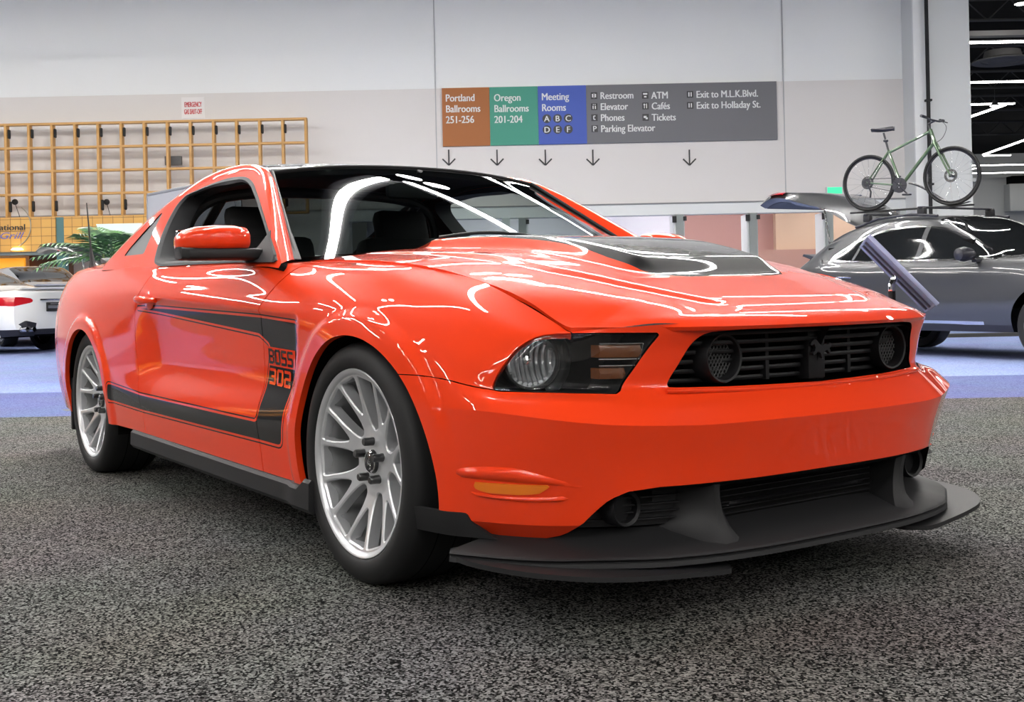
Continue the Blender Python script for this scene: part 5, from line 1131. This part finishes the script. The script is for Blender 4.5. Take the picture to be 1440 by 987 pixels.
def copy_tree(o, parent=None, sw=None):
    q = o.copy(); C.objects.link(q)
    if parent: q.parent = parent
    if sw and q.type == 'MESH':
        for i, sl in enumerate(q.material_slots):
            if sl.material in sw: m_ = sw[sl.material]; sl.link = 'OBJECT'; sl.material = m_
    for ch in list(o.children): copy_tree(ch, q, sw)
    return q
D2 = copy_tree(SUV, None, {M_GREYP: mat('black_car_paint', (.008, .009, .011), .3, 0, 1)}); D2['label'] = 'black crossover with raised tailgate behind the palm at left'
D2.scale = (.85, .85, .85); D2.location = hp(-5.2, 17.8, 0); D2.rotation_euler = (0, 0, HROT-math.radians(28))
# ---- roof rack and bicycle
SX = SUV.matrix_world if False else Matrix.Translation(SUV.location) @ Matrix.Rotation(SUV.rotation_euler.z, 4, 'Z')
rk = empty('roof_rack', SUV.location, SUV.rotation_euler.z, 'black roof rack with a bicycle tray on the grey crossover', 'roof rack')
for x, zr in ((-.15, 1.715), (-1.0, 1.69)):
    b = MB(); b.box((x, 0, zr), (.06, 1.24, .025), bev=.01); b.build('crossbar', M_NAVY, rk)
    for sg in (-1, 1): b = MB(); b.box((x, sg*.575, zr-.045), (.11, .06, .085), bev=.015); b.build('rack_foot', M_PLAST, rk)
TY = Matrix.Translation((-.64, -.24, 0)) @ Matrix.Rotation(math.radians(18), 4, 'Z')
b = MB(); b.box((0, 0, 1.738), (1.55, .06, .022), bev=.008)
for x in (-.525, .525): b.loft([[(x+.26*math.cos(a), s*.045, 1.75+.045*(abs(math.cos(a)))**2) for a in np.linspace(PI*.2, PI*.8, 9)] for s in (-1, 1)])
b.v = [tuple(TY @ Vector(v)) for v in b.v]; b.build('wheel_tray', M_PLAST, rk)
b = MB(); b.tube(curve([(.60, .06, 1.745), (.45, .07, 1.79), (.25, .06, 1.92), (.07, .04, 2.03), (-.02, .03, 2.06)], 20), .014, 8); b.v = [tuple(TY @ Vector(v)) for v in b.v]; b.build('holder_arm', M_NAVY, rk)
BK = empty('bicycle', SX @ Vector((-.64, -.24, 1.752)), SUV.rotation_euler.z+math.radians(18), 'green hybrid bicycle with black tyres standing on the roof rack', 'bicycle')
M_GREENF = mat('green_frame', (.07, .115, .065), .3, .3, .7)
R_ = .345; ax0, ax1 = Vector((-.525, 0, R_)), Vector((.525, 0, R_))
for axp in (ax0, ax1):
    w_ = MB(); w_.tube([axp+Vector((R_*math.cos(a)*.965, 0, R_*math.sin(a)*.965)) for a in np.linspace(0, 2*PI, 49)[:-1]], .019, 8, closed=True); WH = w_.build('bike_wheel', M_RUBBER, BK)
    w_ = MB(); w_.tube([axp+Vector((R_*.885*math.cos(a), 0, R_*.885*math.sin(a))) for a in np.linspace(0, 2*PI, 49)[:-1]], .009, 6, closed=True); w_.build('wheel_rim', M_NAVY, WH)
    w_ = MB()
    for k in range(20): a = 2*PI*k/20; w_.tube([axp+Vector((.02*math.cos(a+.8*(-1)**k), .03*(-1)**k, .02*math.sin(a+.8*(-1)**k))), axp+Vector((R_*.88*math.cos(a), 0, R_*.88*math.sin(a)))], .0012, 4)
    w_.build('wheel_spokes', M_CHR2, WH); w_ = MB(); w_.tube([axp-Vector((0, .05, 0)), axp+Vector((0, .05, 0))], .02, 10); w_.build('wheel_hub', M_NAVY, WH)
    w_ = MB(); w_.lathe([(.05, -.032), (.08, -.032), (.08, -.035), (.05, -.035)], 28, 0, 'Y', tuple(axp), closed=True); w_.build('brake_rotor', M_CHR2, WH)
bbk = Vector((-.10, 0, R_-.065)); stt = Vector((-.26, 0, R_+.38)); hdt = Vector((.275, 0, R_+.575)); hdb = Vector((.325, 0, R_+.42))
b = MB(); b.tube([bbk, stt], .017, 10); b.tube([stt+Vector((.008, 0, -.03)), hdt+Vector((.004, 0, -.02))], .017, 10); b.tube([bbk, hdb], .021, 10); b.tube([hdt, hdb], .023, 10)
for y in (-.05, .05): b.tube([bbk+Vector((0, y*.5, 0)), ax0+Vector((0, y, 0))], .010, 8); b.tube([stt+Vector((0, y*.3, -.02)), ax0+Vector((0, y, 0))], .009, 8)
b.build('frame', M_GREENF, BK)
b = MB()
for y in (-.05, .05): b.tube([hdb+Vector((0, y*.6, 0)), hdb.lerp(ax1, .35)+Vector((0, y, 0)), ax1+Vector((0, y, 0))], [.016, .015, .010], 8)
b.build('fork', M_GREENF, BK)
b = MB(); b.tube([stt, Vector((-.315, 0, R_+.60))], .013, 8); b.box((-.29, 0, R_+.50), (.05, .05, .03), bev=.01); b.build('seat_post', M_NAVY, BK)
b = MB(); b.loft([[(x, math.cos(a)*w2, R_+.635+zz2+.028*math.sin(a)) for a in np.linspace(0, 2*PI, 13)[:-1]] for (x, w2, zz2) in ((-.47, .03, .02), (-.45, .075, .018), (-.38, .072, .008), (-.30, .035, .004), (-.20, .02, .008), (-.175, .008, .004))], close_u=True, cap=True); b.build('saddle', M_NAVY, BK)
b = MB(); b.tube([hdt, hdt+Vector((-.02, 0, .07)), hdt+Vector((.06, 0, .10))], .014, 8); b.tube([hdt+Vector((.03, -.30, .13)), hdt+Vector((.06, -.12, .10)), hdt+Vector((.06, .12, .10)), hdt+Vector((.03, .30, .13))], .012, 8)
for s in (-1, 1): b.tube([hdt+Vector((.034, s*.20, .125)), hdt+Vector((.03, s*.31, .131))], .018, 8); b.tube([hdt+Vector((.06, s*.17, .11)), hdt+Vector((.11, s*.24, .09))], .007, 6)
b.tube(curve([hdt+Vector((.08, .15, .10)), hdt+Vector((.17, .06, .0)), hdt+Vector((.13, .02, -.12)), hdb+Vector((.02, .02, 0))], 16), .004, 6); b.build('handlebar', M_NAVY, BK)
b = MB(); b.lathe([(.03, -.052), (.092, -.052), (.092, -.058), (.03, -.058)], 32, 0, 'Y', tuple(bbk), closed=True); b.lathe([(.05, -.045), (.07, -.045), (.07, -.05), (.05, -.05)], 24, 0, 'Y', tuple(bbk), closed=True)
b.tube([bbk+Vector((0, -.06, 0)), bbk+Vector((.11, -.075, -.12))], .011, 6); b.box(bbk+Vector((.12, -.12, -.125)), (.09, .08, .02), bev=.006); b.tube([bbk+Vector((0, .06, 0)), bbk+Vector((-.11, .075, .12))], .011, 6); b.box(bbk+Vector((-.12, .12, .125)), (.09, .08, .02), bev=.006)
for k in range(5): a = 2*PI*k/5; b.tube([bbk+Vector((0, -.055, 0)), bbk+Vector((.09*math.cos(a), -.055, .09*math.sin(a)))], .007, 5)
b.build('crankset', M_NAVY, BK)
b = MB()
for s in (1, -1): b.tube([bbk+Vector((.0, -.055, s*.09)), ax0+Vector((0, -.055, s*.045))], .004, 5)
b.lathe([(.015, -.06), (.05, -.06), (.05, -.045), (.015, -.045)], 24, 0, 'Y', tuple(ax0), closed=True); b.tube([ax0+Vector((.02, -.07, -.02)), ax0+Vector((.06, -.07, -.12)), ax0+Vector((.05, -.07, -.19))], .012, 6); b.build('drivetrain', M_NAVY, BK)
# ---- white saloon and silver saloon at the left
sx2 = [2.48, 2.38, 2.0, 1.5, .95, .35, -.15, -.5, -.9, -1.38, -1.95, -2.38, -2.47]
s2 = [sec([.50, .58, .60, .56, .48, .38, .2, 0], [.28, .42, .56, .64, .67, .69, .70, .705]), sec([.72, .80, .82, .78, .66, .5, .3, 0], [.26, .42, .58, .69, .73, .76, .78, .785]), sec([.85, .93, .94, .90, .78, .58, .3, 0], [.24, .42, .62, .76, .82, .85, .87, .875]), sec([.88, .955, .96, .92, .80, .60, .32, 0], [.22, .42, .64, .82, .89, .92, .94, .945]),
      sec([.88, .95, .95, .93, .84, .68, .40, 0], [.22, .42, .66, .86, .93, .96, .99, 1.0]), sec([.88, .945, .945, .93, .85, .66, .55, 0], [.22, .42, .68, .88, .95, 1.23, 1.29, 1.33]), sec([.88, .945, .945, .93, .85, .64, .54, 0], [.22, .42, .68, .89, .96, 1.34, 1.41, 1.445]), sec([.88, .95, .955, .935, .85, .63, .53, 0], [.22, .42, .70, .90, .97, 1.34, 1.41, 1.445]),
      sec([.88, .96, .965, .94, .85, .62, .52, 0], [.23, .43, .72, .92, .98, 1.25, 1.32, 1.36]), sec([.87, .955, .965, .935, .84, .66, .50, 0], [.25, .44, .74, .94, 1.0, 1.10, 1.15, 1.17]), sec([.85, .93, .94, .91, .82, .66, .40, 0], [.27, .45, .76, .95, 1.01, 1.03, 1.045, 1.05]), sec([.79, .87, .88, .85, .77, .62, .38, 0], [.29, .46, .77, .96, 1.02, 1.045, 1.055, 1.06]), sec([.66, .76, .78, .75, .66, .54, .32, 0], [.31, .46, .74, .93, .98, 1.01, 1.02, 1.025])]
SSH = car_shell(s2, sx2)
def make_saloon(label, paint, plate=True):
    root = empty('saloon_car', (0, 0, 0), 0, label, 'car'); s = SSH
    for xw in (1.48, -1.48): s = s.keep(lambda V: ((V[:, 0]-xw)/.40)**2+((V[:, 2]-.34)/.39)**2-1)
    SW = rnd([(.98, .97), (-.68, .995), (-1.12, 1.05), (-.74, 1.23), (-.35, 1.31), (0, 1.31), (.35, 1.20)], [.02, 0, .03, .08, .1, .1, .1])
    win = lambda V: np.where(V[:, 1] < -.58, sdp(XZ(V), SW), -1)
    f1 = s.paint(lambda V: win(V)+.018, 1).paint(win, 2).paint(lambda V: np.minimum(win(V)+.02, .03-np.abs(V[:, 0]+.22-.1*(V[:, 2]-1))), 3)
    f1 = f1.paint(lambda V: np.minimum(sdp(XZ(V), [(.95, .90), (1.0, 1.0), (.02, 1.45), (-.02, 1.1)]), .60-np.abs(V[:, 1])+.1*(1.45-V[:, 2])), 2)
    f1 = f1.paint(lambda V: np.minimum(np.minimum(np.minimum(-.64-V[:, 0], V[:, 0]+1.50), V[:, 2]-1.115), .53+V[:, 1]), 2)
    f1 = f1.paint(lambda V: np.where(V[:, 0] < -1.98, np.minimum(sdp(np.stack([-V[:, 1], V[:, 2]], 1), rnd([(.42, .84), (.42, .90), (.62, .925), (.97, .93), (.97, .80), (.80, .775)], .02)), .1), -1), 4)
    f1 = f1.paint(lambda V: np.where(V[:, 0] < -2.2, np.minimum(.40-V[:, 2], .30+V[:, 1]*-1-.3+.4), -1), 5)
    f1.both().build('body', [paint, M_CHR2, M_CARGL, M_NAVY, M_RED, M_NAVY], root)
    b = MB(); b.box((0, 0, .36), (3.6, 1.4, .22)); b.box((-.3, 0, .75), (1.9, 1.45, .6)); b.build('underbody', M_DARK, root, smooth=False)
    for x in (1.48, -1.48):
        for sg in (-1, 1): bg_wheel(root, x, .94, sg, .345, M_ALLOY)
    b = MB(); b.box((-2.535, 0, .76), (.012, .36, .15), bev=.006); b.build('number_plate', M_BLK, root)
    b = MB(); b.box((-2.543, 0, .76), (.004, .30, .05)); b.box((-2.543, 0, .81), (.004, .2, .015)); b.build('plate_print', M_CHR2, root, smooth=False)
    b = MB(); b.box((-2.535, 0, .88), (.03, .62, .03), bev=.01); b.build('boot_trim', M_CHR2, root)
    b = MB(); b.loft([[(-2.36-.02*(1-abs(s)), s*.66, 1.055), (-2.46-.03*(1-s*s), s*.62, 1.075), (-2.45-.03*(1-s*s), s*.62, 1.05)] for s in np.linspace(-1, 1, 15)], close_u=True, cap=True); b.build('boot_lip', paint, root)
    for sg in (-1, 1):
        b = MB(); b.loft([[(x+.06, sg*.40, .29), (x, sg*.40, .50), (x+.02, sg*.58, .54), (x+.10, sg*.76, .46), (x+.14, sg*.72, .29)] for x in (-2.55, -2.35)], close_u=True, cap=True); EB = b.build('exhaust_surround', M_NAVY, root, smooth=False)
        for y in (.53, .64): b = MB(); b.lathe([(.040, -.12), (.045, 0), (.050, 0), (.050, .10)], 20, 0, 'X', (-2.53+.3*(y-.5), sg*y, .40)); b.build('tail_pipe', M_CHR2, EB)
        b = MB(); b.box((-2.30, sg*.80, .60), (.02, .14, .03), R=Matrix.Rotation(sg*.6, 3, 'Z'), bev=.005); b.build('reflector', M_RED, root)
        b = MB(); b.loft([[(cx+rx*math.cos(a), sg*y, 1.0+rz*math.sin(a)) for a in np.linspace(0, 2*PI, 13)[:-1]] for (y, cx, rx, rz) in ((.90, .62, .02, .02), (.97, .61, .06, .05), (1.05, .60, .06, .06), (1.10, .60, .02, .02))], close_u=True, cap=True); b.build('door_mirror', paint, root)
    return root
WC = make_saloon('white saloon seen from behind at the left edge on blue carpet', M_WHITEP)
WC.location = hp(-9.92, 20.24, 0); WC.rotation_euler = (0, 0, HROT+math.radians(155))
SC = make_saloon('silver saloon parked beyond the white saloon at left', M_SILVP); SC.location = hp(-10.1, 23.95, 0); SC.rotation_euler = (0, 0, HROT+math.radians(130)); SC.scale = (1.04, 1.04, 1.10)
# ---- palm
PL = empty('potted_palm', hp(*at(158, 400, 13.0)[:2], 0), 0, 'leafy green potted palm between the coupe and the far cars', 'plant')
b = MB(); b.lathe([(.0005, .0), (.20, 0), (.25, .40), (.27, .42), (.25, .43), (.24, .38), (.0005, .37)], 32, 0, 'Z'); b.build('pot', M_PLAST, PL)
b = MB()
for k in range(4): b.tube([(.04*math.cos(k*1.6), .04*math.sin(k*1.6), .36), (.08*math.cos(k*1.6), .08*math.sin(k*1.6), 1.0), (.10*math.cos(k*1.6), .10*math.sin(k*1.6), 1.35)], .016, 6)
b.build('stem', mat('palm_stem', (.10, .14, .04), .7), PL)
M_LEAF = noise_mix(mat('palm_leaf', (.04, .12, .03), .45, 0, .2), 9, (.012, .05, .012), (.06, .17, .04))
rng = random.Random(4)
for k in range(22):
    az = k*2.4+rng.uniform(-.3, .3); el = rng.uniform(.15, 1.35); L = rng.uniform(.62, .9); b = MB(); pts = []
    for t in np.linspace(0, 1, 14):
        r = L*t*math.cos(el)*(1+.1*t); z = 1.25+rng.uniform(0, .002)+L*t*math.sin(el)-.42*t*t*L; pts.append(Vector((r*math.cos(az), r*math.sin(az), z)))
    b.tube(pts, [.008*(1-.8*t) for t in np.linspace(0, 1, 14)], 5)
    sdv = Vector((-math.sin(az), math.cos(az), 0))
    for i in range(2, 14):
        for s in (-1, 1):
            ll = .26*math.sin(PI*(i/14)**.8)+.06; d = (pts[i]-pts[i-1]).normalized(); tip = pts[i]+(sdv*s*.75+d*.7+Vector((0, 0, -.30))).normalized()*ll; md = pts[i].lerp(tip, .45)+Vector((0, 0, .02)); wv2 = d*.016
            b.add([pts[i]-wv2*.4, md-wv2, tip, md+wv2, pts[i]+wv2*.4], [[0, 1, 2, 3, 4]])
    b.build('frond', M_LEAF, PL, fixn=False)
# ---- tilted information stand behind the coupe's nose
d = 5.6; c = at(1258, 390, d); e = empty('info_stand', hp(c[0], d, 0), HROT, 'tilted blue backed information board on a thin stand behind the orange nose', 'sign')
cz = c[2]-.0; M_BLUEB = mat('board_back', (.30, .36, .58), .35, .3); M_EDGE = mat('board_edge', (.30, .33, .50), .35, .2)
p0, p1 = at(1217, 341, d), at(1307, 431, d); u = Vector((p1[0]-p0[0], 0, p1[2]-p0[2])); L = u.length; u.normalize(); n_ = Vector((u.z, 0, -u.x)); mid = Vector(((p0[0]+p1[0])/2-c[0], 0, (p0[2]+p1[2])/2))
wv_ = Vector(((1262-720)/FPX, 1, .01)).normalized(); u = (u-wv_*u.dot(wv_)).normalized(); n_ = u.cross(wv_)*-1
Rm = Matrix((u, wv_, u.cross(wv_))).transposed(); Rm = Rm @ Matrix.Rotation(math.radians(-11), 3, 'X')
b = MB(); b.box(mid, (L, .30, .012), 0, Rm, bev=.003); b.build('board_plate', M_BLUEB, e)
b = MB(); 
for s in (-1, 1): b.box(mid+Rm @ Vector((0, s*.15, .004)), (L+.01, .014, .022), 0, Rm, bev=.003)
b.box(mid+Rm @ Vector((L/2, 0, .004)), (.014, .31, .022), 0, Rm, bev=.003); b.box(mid+Rm @ Vector((-L/2, 0, .004)), (.014, .31, .022), 0, Rm, bev=.003); b.build('board_frame', M_EDGE, e)
b = MB()
for s in (-.05, .05): b.box(mid+Rm @ Vector((0, s, -.010)), (L*.98, .02, .012), 0, Rm)
b.build('board_rib', mat('rib_dark', (.06, .06, .09), .4), e, smooth=False)
b = MB(); h0 = mid+Vector((-.03, 0, -.06)); b.tube([(h0.x, 0, .03), (h0.x, 0, h0.z-.02)], .018, 10); b.lathe([(.0005, .03), (.15, .025), (.17, .0)], 28, 0, 'Z', (h0.x, 0, 0)); b.build('stand_pole', M_PLAST, e)
b = MB(); b.tube([h0+Vector((0, 0, -.03)), h0+Vector((.0, 0, .01)), mid+Rm @ Vector((0, 0, -.012))], .016, 10); b.build('stand_hinge', M_CHROME, e)
# low black strip on the carpet behind the crossover
e = empty('floor_strip', hp(8.3, 17.9, 0), HROT, 'low black strip lying on the blue carpet beyond the grey crossover', 'cable cover')
b = MB(); b.prism([(-.22, 0), (-.12, .05), (.12, .05), (.22, 0)], -2.2, 9, lambda a, z, h: (h, a, z+.001)); b.build('strip_body', M_PLAST, e, smooth=False)

# ---- the yellow coupe standing across the aisle, seen mirrored in the orange door
M_YEL = mat('yellow_paint', (.85, .33, .01), .35, 0, 1)
def drop(o):
    for ch in list(o.children): drop(ch)
    bpy.data.objects.remove(o)
YC = copy_tree(CAR, None, {M_PAINT: M_YEL, M_SATIN: M_YEL})
YC['label'] = 'bright yellow coupe across the aisle mirrored in the orange door'
def prune(o):
    for ch in list(o.children):
        if ch.name.split('.')[0] in ('lettering', 'letter_patch', 'horse_emblem', 'wiper', 'interior'): drop(ch)
        else: prune(ch)
prune(YC)
YC.location = (-7.6, -4.6, 0); YC.rotation_euler = (0, 0, math.radians(38))
